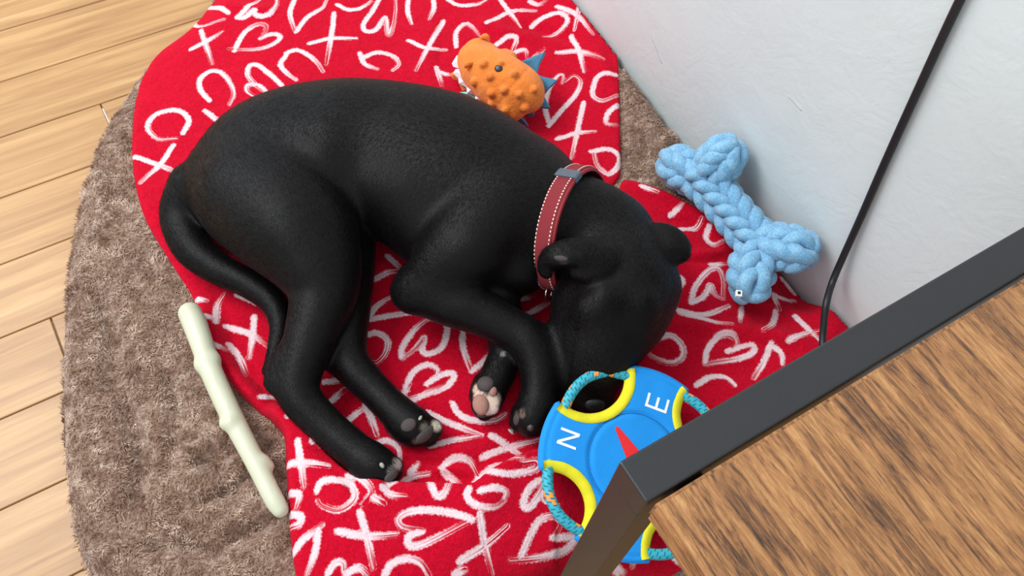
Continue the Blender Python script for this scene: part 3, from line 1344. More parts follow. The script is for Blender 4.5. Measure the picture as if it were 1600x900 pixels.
def build_dog():
    lo = P(240, 180, 0.1)
    H = 0.0034
    F = Field((-0.66, 0.27, 0.030), (0.30, 1.14, 0.30), H)

    def newf():
        return Field((-0.66, 0.27, 0.030), (0.30, 1.14, 0.30), H)
    # trunk
    F.add(F.chain(rows([(384, 282, .075, 94), (440, 252, .090, 116), (520, 238, .092, 124), (600, 242, .095, 127), (684, 264, .098, 133), (752, 294, .098, 126),
                        (812, 326, .095, 107)]), 0.78))
    F.add(F.chain(rows([(640, 320, .07, 70), (720, 370, .075, 84), (800, 395, .075, 72)]), 0.9), 0.03)          # brisket
    F.add(F.chain(rows([(800, 335, .095, 100), (850, 342, .095, 90), (900, 352, .09, 84), (945, 372, .085, 76)]), 0.86), 0.025)  # neck
    F.add(F.chain(rows([(850, 268, .10, 34), (815, 306, .125, 40)])), 0.035)          # shoulder blade
    F.add(F.chain(rows([(540, 186, .138, 30), (512, 228, .150, 32)])), 0.045)          # hip bone
    # upper thigh and hind leg
    L = newf()
    L.add(L.chain(rows([(404, 306, .100, 96), (448, 338, .108, 98), (488, 394, .100, 76), (505, 450, .088, 55), (487, 520, .075, 42), (466, 585, .058, 37), (470, 622, .050, 33),
                        (508, 664, .040, 30), (552, 702, .034, 30), (584, 726, .030, 30)]), 0.9))
    L.add(L.chain(rows([(438, 560, .060, 14), (428, 596, .055, 16)])), 0.02)           # point of the hock
    L.add(L.chain(rows([(580, 724, .030, 30), (602, 734, .026, 25)])), 0.012)
    for (a, b, h, r) in ((618, 727, .030, 13), (614, 741, .022, 14), (598, 746, .020, 14)):
        L.add(L.chain(rows([(a - 22, b - 6, h, r), (a, b, h - .003, r)])), 0.0035)
    # lower hind leg
    K = newf()
    K.add(K.chain(rows([(520, 360, .05, 66), (538, 420, .045, 47), (541, 480, .04, 38), (540, 535, .038, 33), (548, 568, .036, 31), (584, 608, .030, 27), (618, 642, .027, 28), (644, 664, .026, 31)])))
    K.add(K.chain(rows([(516, 545, .04, 10), (517, 566, .036, 12)])), 0.02)
    K.add(K.chain(rows([(630, 664, .022, 24), (640, 672, .02, 22)])), 0.012)
    for (a, b, h, r) in ((676, 670, .026, 17), (668, 682, .018, 17), (650, 686, .016, 13)):
        K.add(K.chain(rows([(a - 24, b - 12, h, r - 1), (a, b, h - .002, r)])), 0.0035)
    # upper foreleg
    A_ = newf()
    A_.add(A_.chain(rows([(780, 330, .12, 78), (740, 372, .118, 70), (695, 412, .105, 52), (656, 447, .085, 35), (644, 458, .078, 30)])))
    A_.add(A_.chain(rows([(648, 452, .078, 33), (700, 470, .080, 39), (752, 490, .075, 35), (798, 512, .070, 32), (824, 530, .066, 33), (840, 566, .056, 31), (843, 608, .044, 29), (838, 640, .034, 32)])), 0.018)
    A_.add(A_.chain(rows([(838, 640, .032, 30), (832, 656, .028, 27)])), 0.01)
    for (a, b, h, r) in ((858, 648, .030, 14), (846, 664, .026, 15), (826, 668, .024, 15), (808, 664, .020, 13)):
        A_.add(A_.chain(rows([(a + 2, b - 20, h + .004, r), (a, b, h - .004, r)])), 0.0035)
    # lower foreleg
    G = newf()
    G.add(G.chain(rows([(760, 450, .05, 44), (785, 500, .04, 34), (790, 548, .032, 27), (778, 584, .03, 27), (764, 612, .028, 27)])))
    for (a, b, h, r) in ((752, 634, .030, 17), (770, 636, .030, 13), (744, 618, .024, 12), (757, 645, .018, 14)):
        G.add(G.chain(rows([(a + 6, b - 22, h, r), (a, b, h, r)])), 0.007)
    # tail
    T = newf()
    T.add(T.chain(rows([(300, 290, .07, 36), (284, 335, .045, 33), (300, 384, .035, 31), (338, 418, .030, 26), (386, 442, .028, 23), (424, 470, .028, 21), (438, 506, .026, 18), (430, 550, .020, 14),
                        (414, 582, .014, 6.5)])))
    # head
    S = newf()
    S.add(S.chain(rows([(944, 364, .085, 64), (958, 404, .088, 78), (966, 444, .090, 88), (954, 490, .080, 82), (934, 542, .062, 66), (920, 586, .032, 50), (922, 612, .022, 38), (926, 622, .018, 33)]), 0.90))
    S.add(S.chain(rows([(897, 470, .085, 31), (890, 508, .072, 24)])), 0.03)             # cheek
    S.add(S.chain(rows([(1020, 452, .075, 40), (1000, 500, .065, 34)])), 0.03)
    S.add(S.chain(rows([(922, 484, .128, 15), (940, 472, .140, 15)])), 0.035)            # brows
    S.add(S.chain(rows([(995, 492, .120, 15), (1004, 478, .130, 15)])), 0.025)
    # near ear: folded back with the hollow showing
    E1 = newf()
    E1.add(E1.chain(rows([(936, 402, .155, 34), (908, 394, .165, 28), (880, 396, .165, 24), (860, 404, .152, 19), (852, 420, .140, 14), (854, 428, .135, 11)]), 0.62))
    E1.add(E1.chain(rows([(926, 420, .150, 27), (902, 424, .150, 15)]), 0.7), 0.01)
    E1.add(E1.chain(rows([(910, 424, .174, 9), (886, 419, .176, 11), (870, 426, .166, 9)])), 0.005, sub=True)
    E1.add(E1.chain(rows([(893, 405, .174, 6), (877, 404, .172, 7), (868, 411, .164, 5)])), 0.004)
    # far ear
    E2 = newf()
    E2.add(E2.chain(rows([(1008, 372, .122, 18), (1030, 366, .130, 23), (1048, 376, .130, 27), (1059, 390, .122, 22), (1060, 404, .112, 12)]), 0.42))
    E2.add(E2.chain(rows([(1052, 374, .128, 18), (1073, 382, .126, 6)]), 0.42), 0.006)
    E2.add(E2.chain(rows([(1044, 372, .152, 9), (1056, 384, .150, 10), (1059, 396, .138, 7)])), 0.008, sub=True)
    for g, k in ((L, .022), (K, .006), (A_, .014), (G, .006), (T, .008), (S, .022), (E1, .005), (E2, .005)):
        F.merge(g, k)
    return F


DOGF = build_dog()
V, Fc = DOGF.surface()
V = relax(V, Fc, 5, 0.5)
dog = mesh_obj('dog', V, Fc, M['coat'])
tag(dog, 'black short-haired dog asleep on its side, curled on the red blanket', 'dog')
# white and pale markings on the feet
pc = np.zeros((len(V), 4), np.float32)
for a, b, r, c in ((622, 724, 11, (170, 160, 150)), (612, 736, 9, (120, 112, 106)), (684, 664, 11, (176, 164, 146)), (664, 668, 10, (120, 108, 98)), (652, 690, 9, (110, 92, 80)),
                   (748, 618, 12, (206, 176, 158)), (770, 626, 14, (216, 190, 172)), (762, 640, 13, (224, 204, 190)), (742, 606, 8, (200, 170, 150)), (772, 642, 10, (226, 206, 192)),
                   (798, 676, 7, (196, 178, 168)), (806, 650, 9, (92, 74, 66)), (815, 646, 8, (104, 86, 76)), (880, 408, 9, (62, 54, 55)), (786, 553, 5, (120, 116, 116))):
    p = DOGF.hit(a, b)
    if p is None:
        continue
    rr = r * scale_at(a, b, p[2])
    d = np.linalg.norm(V - p, axis=1)
    w_ = 1 - smooth(rr * 0.55, rr * 1.25, d)
    up = w_ > pc[:, 3]
    pc[up, :3] = srgb(*c)[:3]
    pc[:, 3] = np.maximum(pc[:, 3], w_)
at = dog.data.attributes.new('coat_patch', 'FLOAT_COLOR', 'POINT')
at.data.foreach_set('color', pc.ravel())


def on_dog(name, a, b, rx, ry, rot, mat, thick=0.5, sink=0.3):
    """a small pad or claw seated on the surface where the picture shows it"""
    p = DOGF.hit(a, b)
    n = DOGF.normal(p)
    s = scale_at(a, b, p[2])
    ex = ROT @ np.array([math.cos(rot), -math.sin(rot), 0])
    ex = unit(ex - (ex @ n) * n)
    ey = np.cross(n, ex)
    th = min(rx, ry) * s * thick
    v_, f_ = ellipsoid(p - n * th * sink, [ex * rx * s, ey * ry * s, n * th], 16, 10)
    return mesh_obj(name, v_, f_, mat, dog)


on_dog('paw_pad', 751, 632, 13, 17, -0.25, M['pad_pink'], .6)['label'] = 'pinkish toe pad'
on_dog('paw_pad', 758, 599, 14, 13, 0.2, M['pad_dark'], .6)
on_dog('paw_pad', 771, 612, 6, 8, 0.2, M['pad_pink'], .7)
on_dog('paw_pad', 665, 680, 19, 12, -0.35, M['pad_dark'], .6)
on_dog('paw_pad', 638, 664, 13, 10, -0.5, M['pad_dark'], .5)
on_dog('paw_pad', 612, 744, 13, 8, -0.4, M['pad_dark'], .6)
on_dog('paw_pad', 806, 656, 8, 12, 0.4, M['pad_dark'], .5)
on_dog('claw', 597, 727, 5, 3.6, 0.9, M['claw'], .8)['label'] = 'pale claw'
on_dog('claw', 657, 653, 5, 2.6, -0.9, M['claw'], .8)
on_dog('claw', 829, 669, 6, 6, 0.5, M['claw_dark'], .9)
on_dog('claw', 798, 675, 6, 3, 0.2, M['claw'], .8)
on_dog('claw', 752, 650, 8, 4, 0.3, M['claw_dark'], .9)
on_dog('claw', 688, 667, 4, 2.6, 0.7, M['claw'], .8)
on_dog('inner_ear', 876, 404, 12, 5, 0.15, M['ear_skin'], .8, .3)['label'] = 'bare greyish inner ear fold'
on_dog('nose', 930, 634, 17, 12, 0.1, M['nose'], .7, .4)['label'] = 'black nose leather'

# short coat: fine hairs lying along the body, from nose to tail and down the legs
FLOW = [[(926, 622), (920, 586), (934, 542), (954, 490), (966, 444), (945, 372), (900, 352), (812, 326), (684, 264), (600, 242), (520, 238), (440, 252), (384, 282)],
        [(404, 306), (448, 338), (488, 394), (505, 450), (487, 520), (466, 585), (470, 622), (508, 664), (552, 702), (602, 734)],
        [(538, 420), (541, 480), (540, 535), (548, 568), (584, 608), (618, 642), (668, 680)],
        [(780, 330), (740, 372), (695, 412), (652, 450)], [(652, 452), (700, 470), (752, 490), (798, 512), (824, 530), (840, 566), (843, 608), (834, 660)],
        [(785, 500), (790, 548), (778, 584), (757, 640)], [(300, 290), (284, 335), (300, 384), (338, 418), (386, 442), (424, 470), (438, 506), (414, 582)],
        [(936, 402), (908, 394), (880, 396), (852, 420)], [(1014, 366), (1050, 378), (1066, 398)]]
NH = 170000
tri_a = V[Fc[:, 0]], V[Fc[:, 1]], V[Fc[:, 2]], V[Fc[:, 3]]
nrm = np.cross(tri_a[2] - tri_a[0], tri_a[3] - tri_a[1])
area = np.linalg.norm(nrm, axis=1)
nrm = nrm / (area[:, None] + 1e-12)
wgt = area * (nrm[:, 2] > -0.35)
pick = RNG.choice(len(Fc), NH, p=wgt / wgt.sum())
u_, w_ = RNG.random((2, NH, 1))
hp = (tri_a[0][pick] * (1 - u_) + tri_a[1][pick] * u_) * (1 - w_) + (tri_a[3][pick] * (1 - u_) + tri_a[2][pick] * u_) * w_
hn = nrm[pick]
keep = pc[Fc[pick, 0], 3] < 0.2
hp, hn = hp[keep], hn[keep]
best = np.full(len(hp), 1e9)
hd = np.zeros((len(hp), 3))
for ln_ in FLOW:
    q = spline(np.array([P(a, b, 0.12) for a, b in ln_]), 2)
    for k in range(len(q) - 1):
        m_ = (q[k] + q[k + 1]) / 2
        d = np.hypot(hp[:, 0] - m_[0], hp[:, 1] - m_[1])
        w_ = 1.0 / (d ** 2 + 0.0004) ** 1.5
        hd += w_[:, None] * unit(q[k + 1] - q[k])
hd += RNG.normal(0, 0.16, hd.shape) * np.linalg.norm(hd, axis=1)[:, None]
hd -= hn * np.einsum('ij,ij->i', hd, hn)[:, None]
hd /= np.linalg.norm(hd, axis=1)[:, None] + 1e-9
hl = RNG.uniform(0.005, 0.009, len(hp))[:, None]
sd_ = np.cross(hd, hn) * 0.00032
tipp = hp + hd * hl + hn * hl * RNG.uniform(0.06, 0.20, len(hp))[:, None]
base = hp - hn * 0.0006
n = len(hp)
i_ = np.arange(n)
hair = mesh_obj('coat_hair', np.concatenate([base - sd_, base + sd_, tipp]), np.stack([i_, i_ + n, i_ + 2 * n], 1), M['hair'], dog, shade=False)
hair['kind'] = 'stuff'

# ------------------------------------------------------------------ collar
pa, pb, pcn = DOGF.hit(918, 262), DOGF.hit(856, 352), DOGF.hit(858, 440)
vn = unit(np.cross(pb - pa, pcn - pa))
if vn[0] < 0:
    vn = -vn
ctr = np.array(P(892, 352, Z0 + 0.085))
ctr = ctr - vn * ((ctr - pa) @ vn)
e1 = unit(np.array([0, 0, 1.0]) - vn[2] * vn)
e2 = np.cross(vn, e1)
NL = 120
rad = []
for i in range(NL):
    a = 2 * math.pi * i / NL
    dr = math.cos(a) * e1 + math.sin(a) * e2
    r_ = 0.02
    while r_ < 0.13 and DOGF.sample(ctr + dr * r_) < 0.0015:
        r_ += 0.001
    rad.append(r_)
rad = np.array(rad)
rad = np.minimum(rad, 0.105)
for _ in range(10):
    rad = np.maximum(rad, (np.roll(rad, 1) + np.roll(rad, -1)) / 2)
for _ in range(4):
    rad = (rad * 2 + np.roll(rad, 1) + np.roll(rad, -1)) / 4
print('collar radii', rad.min(), rad.max())
loop = np.array([ctr + rad[i] * (math.cos(2 * math.pi * i / NL) * e1 + math.sin(2 * math.pi * i / NL) * e2) for i in range(NL)])
tan = np.roll(loop, -1, 0) - np.roll(loop, 1, 0)
tan /= np.linalg.norm(tan, axis=1)[:, None]
outw = np.cross(tan, vn)
outw *= np.sign(np.einsum('ij,ij->i', outw, loop - ctr))[:, None]
# lean the strap so that it lies flat on the neck
wdir = np.tile(vn, (NL, 1))


def strap(name, half, r0, r1, mat, i0=0, i1=NL, shift=0.0, parent=None):
    closed = (i1 - i0) == NL
    n = NL if closed else i1 - i0 + 1
    V_, F_ = [], []
    sec = [(-half, r0), (-half * .97, r1 * .8 + r0 * .2), (-half * .86, r1), (half * .86, r1), (half * .97, r1 * .8 + r0 * .2), (half, r0)]
    for j in range(n):
        i = (i0 + j) % NL
        for (w_, q) in sec:
            V_.append(loop[i] + wdir[i] * (w_ + shift) + outw[i] * q)
    k = len(sec)
    for j in range(n if closed else n - 1):
        b = (j + 1) % n
        for s in range(k):
            u = (s + 1) % k
            F_.append((j * k + s, j * k + u, b * k + u, b * k + s))
    if not closed:
        F_.append(tuple(range(k)))
        F_.append(tuple((n - 1) * k + s for s in reversed(range(k))))
    return mesh_obj(name, V_, F_, mat, parent, shade=False)


collar = empty('dog_collar', tuple(ctr))
tag(collar, 'red webbing dog collar with two rows of pale stitching around the dog neck', 'collar')
strap('strap', 0.0163, 0.0005, 0.0050, M['collar_edge'], parent=collar)
web = strap('webbing', 0.0130, 0.0040, 0.0068, M['webbing'], parent=collar)
uv = web.data.uv_layers.new(name='UVMap')
for lp in web.data.loops:
    i = lp.vertex_index // 6
    uv.data[lp.index].uv = (i / NL * 3.0, (lp.vertex_index % 6) / 6)
SV, SF = [], []
for s in (-1, 1):
    for q in range(0, NL):
        i = q
        f0, f1 = (0.1, 0.65)
        p0 = loop[i] * (1 - f0) + loop[(i + 1) % NL] * f0
        p1 = loop[i] * (1 - f1) + loop[(i + 1) % NL] * f1
        c_ = wdir[i] * 0.0100 * s + outw[i] * 0.0071
        w_ = wdir[i] * 0.0007
        o_ = outw[i] * 0.0004
        b = len(SV)
        SV += [p0 + c_ - w_, p0 + c_ + w_, p1 + c_ + w_, p1 + c_ - w_, p0 + c_ - w_ + o_, p0 + c_ + w_ + o_, p1 + c_ + w_ + o_, p1 + c_ - w_ + o_]
        SF += [(b + 4, b + 5, b + 6, b + 7), (b, b + 1, b + 5, b + 4), (b + 1, b + 2, b + 6, b + 5), (b + 2, b + 3, b + 7, b + 6), (b + 3, b, b + 4, b + 7)]
mesh_obj('stitching', SV, SF, M['thread'], web, shade=False)


def proj(p):
    c = ROT.T @ (np.asarray(p) - CAM)
    return np.array([800 + FPX * c[0] / -c[2], 450 - FPX * c[1] / -c[2]])


def loop_index(px, py):
    d = [np.linalg.norm(proj(loop[i]) - (px, py)) + (1000 if outw[i] @ (CAM - loop[i]) < 0 else 0) for i in range(NL)]
    return int(np.argmin(d))


ki = loop_index(881, 275)
strap('keeper_loop', 0.0176, 0.000, 0.0088, M['keeper'], ki - 2, ki + 2, parent=collar)['label'] = 'slate grey keeper loop'
bi = loop_index(858, 452)
p = loop[bi] + outw[bi] * 0.012
aa = np.linspace(0, 2 * math.pi, 25)[:-1]
v_, f_ = tube([p + 0.010 * (math.cos(a) * outw[bi] + math.sin(a) * tan[bi]) for a in aa], 0.0014, 8, closed=True)
mesh_obj('ring', v_, f_, M['steel'], collar)['label'] = 'steel ring'

# ------------------------------------------------------------------ side table
TW = 0.0315                        # square tube
D13 = np.array([D1[0], D1[1], 0])
D23 = np.array([D2[0], D2[1], 0])
UP = np.array([0, 0, 1.0])
TL_ = WD - A[:2] @ D1 - 0.015      # length of the table end, up to the wall
TLEN = 0.95
table = empty('side_table', (A[0], A[1], 0))
tag(table, 'side table with rustic brown wood top and black square metal frame', 'table')


def tbox(name, u0, u1, v0, v1, z0, z1, mat, bev, parent=table):
    c = np.array([A[0], A[1], 0]) + D13 * (u0 + u1) / 2 + D23 * (v0 + v1) / 2 + UP * (z0 + z1) / 2
    return rounded_box(name, c, D13 * (u1 - u0) / 2, D23 * (v1 - v0) / 2, UP * (z1 - z0) / 2, mat, parent, bev, 2)


for v0 in (0.0, TLEN - TW):
    tbox('end_bar', 0, TL_, v0, v0 + TW, TABLE_Z - TW, TABLE_Z, M['black_metal'], 0.0016)
    for u0 in (0.0, TL_ - TW):
        lg = tbox('leg', u0 + 0.0002, u0 + TW - 0.0002, v0 + 0.0002, v0 + TW - 0.0002, 0.006, TABLE_Z - TW, M['black_metal'], 0.0014)
        ft = tbox('foot', u0 + 0.001, u0 + TW - 0.001, v0 + 0.001, v0 + TW - 0.001, 0.0, 0.007, M['foot_rubber'], 0.001, lg)
for u0 in (0.03, TL_ - TW - 0.03):
    tbox('side_rail', u0, u0 + 0.025, TW, TLEN - TW, TABLE_Z - 0.052, TABLE_Z - 0.0235, M['black_metal'], 0.001)
# table top: a board with softened, slightly worn edges; its own axes follow the grain
tv0, tv1 = TW + 0.0035, TLEN - TW - 0.0035
bm = bmesh.new()
bmesh.ops.create_cube(bm, size=1.0)
bmesh.ops.scale(bm, vec=(tv1 - tv0, TL_ - 0.002, 0.025), verts=bm.verts)
bmesh.ops.bevel(bm, geom=list(bm.edges), offset=0.0026, segments=2, affect='EDGES')
me = bpy.data.meshes.new('table_top')
bm.to_mesh(me)
bm.free()
me.materials.append(M['wood'])
me.materials.append(M['worn'])
for f_ in me.polygons:
    if f_.normal.z > 0.2 and f_.normal.z < 0.95:
        f_.material_index = 1
top = bpy.data.objects.new('table_top', me)
COL.objects.link(top)
top.parent = table
tc_ = D1 * (TL_ / 2 + 0.001) + D2 * (tv0 + tv1) / 2
top.location = (tc_[0], tc_[1], TABLE_Z + 0.003 - 0.0125)
top.rotation_euler = (0, 0, math.atan2(D2[1], D2[0]))
top['label'] = 'rustic brown wood top with dark grain'

# ------------------------------------------------------------------ flying disc with compass print
DC = P(989, 721, Z0 + 0.045)
gdir = unit((P(912, 598, DC[2]) - DC)[:2])
slope = 0.26
dn = unit([-gdir[0] * slope, -gdir[1] * slope, 1.0])


def disc_hit(px, py):
    r = ray(px, py)
    return CAM + r * (((DC - CAM) @ dn) / (r @ dn))


du = unit(disc_hit(919, 592) - DC)                # towards the cut-out that holds the muzzle
dv = np.cross(dn, du)
RD = float(np.mean([np.linalg.norm(disc_hit(*q) - DC) for q in ((976, 578), (1083, 603), (841, 720), (873, 636), (896, 841), (1033, 581))]))


def dw(x, y, z):
    return DC + du * x + dv * y + dn * z


RCS = [0.425 * RD, 0.365 * RD, 0.365 * RD, 0.365 * RD]
outline, cuts = [], []
for k in range(4):
    a0 = k * math.pi / 2
    RC = RCS[k]
    gam = 2 * math.asin(RC / (2 * RD))             # half opening of a cut-out
    gam2 = 2 * math.asin(RCS[(k + 1) % 4] / (2 * RD))
    bet = math.acos(RC / (2 * RD))
    c = np.array([math.cos(a0), math.sin(a0)]) * RD
    arc = []
    for i in range(25):
        th = a0 + math.pi - bet + 2 * bet * i / 24
        arc.append(c + RC * np.array([math.cos(th), math.sin(th)]))
    arc = arc[::-1]
    cuts.append(np.array(arc))
    outline += list(arc)
    for i in range(1, 18):
        th = a0 + gam + (math.pi / 2 - gam - gam2) * i / 18
        outline.append(RD * np.array([math.cos(th), math.sin(th)]))
OUT = np.array(outline)
TH = 0.010


def disc_z(x, y):
    r = np.hypot(x, y)
    z = TH + 0.0015 * vnoise(x * 40 + 9, y * 40)
    z = z - 0.0035 * np.exp(-((r - 0.485 * RD) / 0.0030) ** 2)
    z = z - 0.0018 * np.exp(-((r - 0.93 * RD) / 0.0025) ** 2)
    return z + 0.0025 * np.exp(-(r / (0.4 * RD)) ** 2)


V, Fc, nt = grid_sheet(OUT, 0.0022, disc_z, lambda x, y: np.full(x.shape, 0.0), True, 0.012)
V[nt:, 2] = -0.001
bot = V[:nt].copy()
bot[:, 2] = -0.001
Vw = np.array([dw(*q) for q in V])
disc = empty('flying_disc', tuple(DC))
tag(disc, 'blue and yellow fabric flying disc with compass print and rope ring', 'dog toy')
mesh_obj('panel', Vw, Fc, M['disc_blue'], disc)
V2 = np.array([dw(*q) for q in bot])
nq = len(Fc)
top_faces = [f for f in Fc.tolist() if max(f) < nt]
mesh_obj('backing', V2, [f[::-1] for f in top_faces], M['disc_blue'], disc)
for arc in cuts:
    c = arc.mean(0)
    pth = []
    for q in arc:
        pth.append(q)
    pth = np.array(pth[1:-1])
    # band wrapped over the edge
    V_, F_ = [], []
    tn = np.gradient(pth, axis=0)
    tn /= np.linalg.norm(tn, axis=1)[:, None]
    nr = np.stack([-tn[:, 1], tn[:, 0]], 1)
    if nr[12] @ (-pth[12]) < 0:
        nr = -nr                                    # into the cloth
    sec = [(0.0115, TH + 0.0002), (0.0108, TH + 0.0012), (0.006, TH + 0.0014), (0.001, TH * .86), (-0.0022, TH * .5), (-0.0015, 0.0005), (0.004, -0.002), (0.0115, -0.002)]
    for i in range(len(pth)):
        wob = 0.0006 * math.sin(i * 1.9)
        for (d_, z_) in sec:
            q = pth[i] + nr[i] * d_
            V_.append(dw(q[0], q[1], z_ + (wob if z_ > 0.004 else 0)))
    k = len(sec)
    for i in range(len(pth) - 1):
        for s in range(k):
            u = (s + 1) % k
            F_.append((i * k + s, i * k + u, (i + 1) * k + u, (i + 1) * k + s))
    F_.append(tuple(range(k)))
    F_.append(tuple((len(pth) - 1) * k + s for s in reversed(range(k))))
    b_ = mesh_obj('binding', V_, F_, M['disc_yellow'], disc)
NR = 160
rr_ = lambda i: RD * (0.905 + 0.065 * math.cos(8 * math.pi * i / NR))
v_, f_ = tube([dw(rr_(i) * math.cos(2 * math.pi * i / NR), rr_(i) * math.sin(2 * math.pi * i / NR), 0.0038 + 0.0022 * math.cos(8 * math.pi * i / NR)) for i in range(NR)], 0.0070, 12, closed=True)
rope = mesh_obj('rope', v_, f_, M['rope'], disc)
rope['label'] = 'teal braided rope with orange flecks'
uv = rope.data.uv_layers.new(name='UVMap')
for poly in rope.data.polygons:
    ii = [v // 12 for v in poly.vertices]
    kk = [v % 12 for v in poly.vertices]
    for li, i, k in zip(poly.loop_indices, ii, kk):
        if max(ii) - min(ii) > 2 and i == 0:
            i = NR
        if max(kk) - min(kk) > 2 and k == 0:
            k = 12
        uv.data[li].uv = (i / NR + k / 12 * 0.02, k / 12)


def flat_print(name, polys, mat, off=0.0006):
    """thin raised print made of polygons given in disc coordinates, following the cushion"""
    V_, F_ = [], []
    for pl in polys:
        b = len(V_)
        n = len(pl)
        for lift in (off, -0.001):
            for (x, y) in pl:
                V_.append(dw(x, y, float(disc_z(np.array([x]), np.array([y]))[0]) + lift))
        F_.append(tuple(range(b, b + n)))
        for i in range(n):
            j = (i + 1) % n
            F_.append((b + i, b + n + i, b + n + j, b + j))
    o_ = mesh_obj(name, V_, F_, mat, disc, shade=False)
    bm_ = bmesh.new()
    bm_.from_mesh(o_.data)
    bmesh.ops.recalc_face_normals(bm_, faces=bm_.faces)
    bm_.to_mesh(o_.data)
    bm_.free()
    return o_


def local(px, py):
    q = disc_hit(px, py) - DC
    return np.array([q @ du, q @ dv])


def bar(a, b, w):
    a, b = np.asarray(a, float), np.asarray(b, float)
    t_ = unit(b - a)
    n_ = np.array([-t_[1], t_[0]]) * w / 2
    m_ = (a + b) / 2
    return [a - n_, m_ - n_, b - n_, b + n_, m_ + n_, a + n_]


# letters stand with their tops towards the N
tilt_n = dn * TH
Nc = local(885, 687)
Ec = local(1023, 631)
upv = unit(local(862, 677) - local(905, 693))
rtv = np.array([upv[1], -upv[0]])
hh, ww, bw = 0.0128, 0.0090, 0.0033
L2 = lambda c, x, y: c + rtv * x + upv * y
flat_print('letter_n', [bar(L2(Nc, -ww, -hh), L2(Nc, -ww, hh), bw), bar(L2(Nc, ww, -hh), L2(Nc, ww, hh), bw), bar(L2(Nc, -ww + .001, hh - .001), L2(Nc, ww - .001, -hh + .001), bw)], M['print_white'])['label'] = 'white letter N'
hh, ww = 0.0150, 0.0085
flat_print('letter_e', [bar(L2(Ec, -ww, -hh), L2(Ec, -ww, hh), bw), bar(L2(Ec, -ww, hh - bw / 2), L2(Ec, ww, hh - bw / 2), bw), bar(L2(Ec, -ww, 0), L2(Ec, ww * .8, 0), bw),
                        bar(L2(Ec, -ww, -hh + bw / 2), L2(Ec, ww, -hh + bw / 2), bw)], M['print_white'])['label'] = 'white letter E'
tip = local(951.5, 656)
nd = unit(tip)
ns = np.array([-nd[1], nd[0]])
ln = np.linalg.norm(tip)
flat_print('needle', [[nd * (ln * (1 - f)) * 1.0 + ns * (0.0115 * f) for f in (0, .25, .5, .75, 1)] + [ns * -0.0115 * f + nd * (ln * (1 - f)) for f in (1, .75, .5, .25)]], M['print_red'])['label'] = 'red compass needle'
v_, f_ = tube([dw(0.485 * RD * math.cos(a), 0.485 * RD * math.sin(a), float(disc_z(np.array([0.485 * RD * math.cos(a)]), np.array([0.485 * RD * math.sin(a)]))[0])) for a in np.linspace(0, 2 * math.pi, 97)[:-1]], 0.0006, 6, closed=True)
mesh_obj('seam', v_, f_, M['seam'], disc)

# ------------------------------------------------------------------ knotted blue rope bone
bone = empty('rope_bone', tuple(P(1145, 335, 0.075)))
tag(bone, 'light blue knotted cord bone toy leaning on the grey wall', 'dog toy')


def off_wall(px, py, gap):
    """point on the sight line that keeps this far from the wall"""
    r = ray(px, py)
    return CAM + r * ((WD - gap) / (r[:2] @ D1))


def knit(p0, p1, prof, ncol, rs, nrow, lean, long_, phase=0.0, t0=0.0, t1=1.0):
    """plaited cord: slanted knuckles in columns round a core, leaning left and right in turn"""
    p0, p1 = np.asarray(p0), np.asarray(p1)
    ax = p1 - p0
    L_ = np.linalg.norm(ax)
    e1_ = unit(np.cross(ax, UP))
    e2_ = np.cross(unit(ax), e1_)
    for c in range(ncol):
        sg = 1 if c % 2 == 0 else -1
        for r in range(nrow):
            tc = t0 + (t1 - t0) * (r + (0.5 if sg > 0 else 0.12)) / nrow
            pts, rr = [], []
            for q in np.linspace(-1, 1, 7):
                t_ = min(1.02, max(-0.02, tc + q * long_ * 0.5 / L_))
                R_ = prof(t_) - rs * 0.62 * q * q * (1.35 if q > 0 else 0.8) + rs * 0.12
                th = phase + 2 * math.pi * c / ncol + sg * q * lean + random.uniform(-.03, .03)
                pts.append(p0 + ax * t_ + (math.cos(th) * e1_ + math.sin(th) * e2_) * max(R_, 0.001))
                rr.append(rs * (1.0 - 0.22 * q * q) * random.uniform(0.97, 1.03))
            v_, f_ = tube(np.array(pts), np.array(rr), 9)
            mesh_obj('cord_knuckle', v_, f_, M['cord'], bone)


sb = scale_at(1145, 335, 0.11)
c0, c1 = P(1096, 276, 0.118), P(1192, 388, 0.116)
knit(c0, c1, lambda t: (25 + 4 * (2 * t - 1) ** 2) * sb, 6, 11.0 * sb, 6, 0.36, 33 * sb, 0.3)
v_, f_ = tube(spline([c0, (c0 + c1) / 2, c1], 6), 23 * sb, 14)
mesh_obj('cord_core', v_, f_, M['cord'], bone)
g = 36 * sb
lobes = [(P(1098, 284, 0.112), P(1040, 248, 0.105)), (P(1104, 276, 0.128), off_wall(1146, 226, g * 0.9)), (P(1182, 382, 0.112), P(1168, 462, 0.105)), (P(1190, 378, 0.124), off_wall(1268, 396, g * .95))]
for q_, (a, b) in enumerate(lobes):
    def prof(t, q=q_):
        return (25 * math.sqrt(max(0.02, 1 - ((t - 0.48) / 0.62) ** 2)) + 1) * sb
    knit(a, b, prof, 6, 12.0 * sb, 3, 0.40, 36 * sb, q_ * 0.5, 0.08, 1.02)
    m_ = (np.asarray(a) + np.asarray(b)) / 2
    d_ = (np.asarray(b) - np.asarray(a)) / 2
    e_ = unit(np.cross(d_, UP))
    v_, f_ = ellipsoid(m_, [e_ * 24 * sb, np.cross(unit(d_), e_) * 24 * sb, d_ * 1.04])
    mesh_obj('cord_core', v_, f_, M['cord'], bone)
tg = P(1154, 459, 0.128)
clip = rounded_box('clip', tg, np.array([0.0045, 0, 0]), np.array([0, 0.0045, 0.001]), np.array([0, -0.0006, 0.003]), M['print_white'], bone, 0.0008)
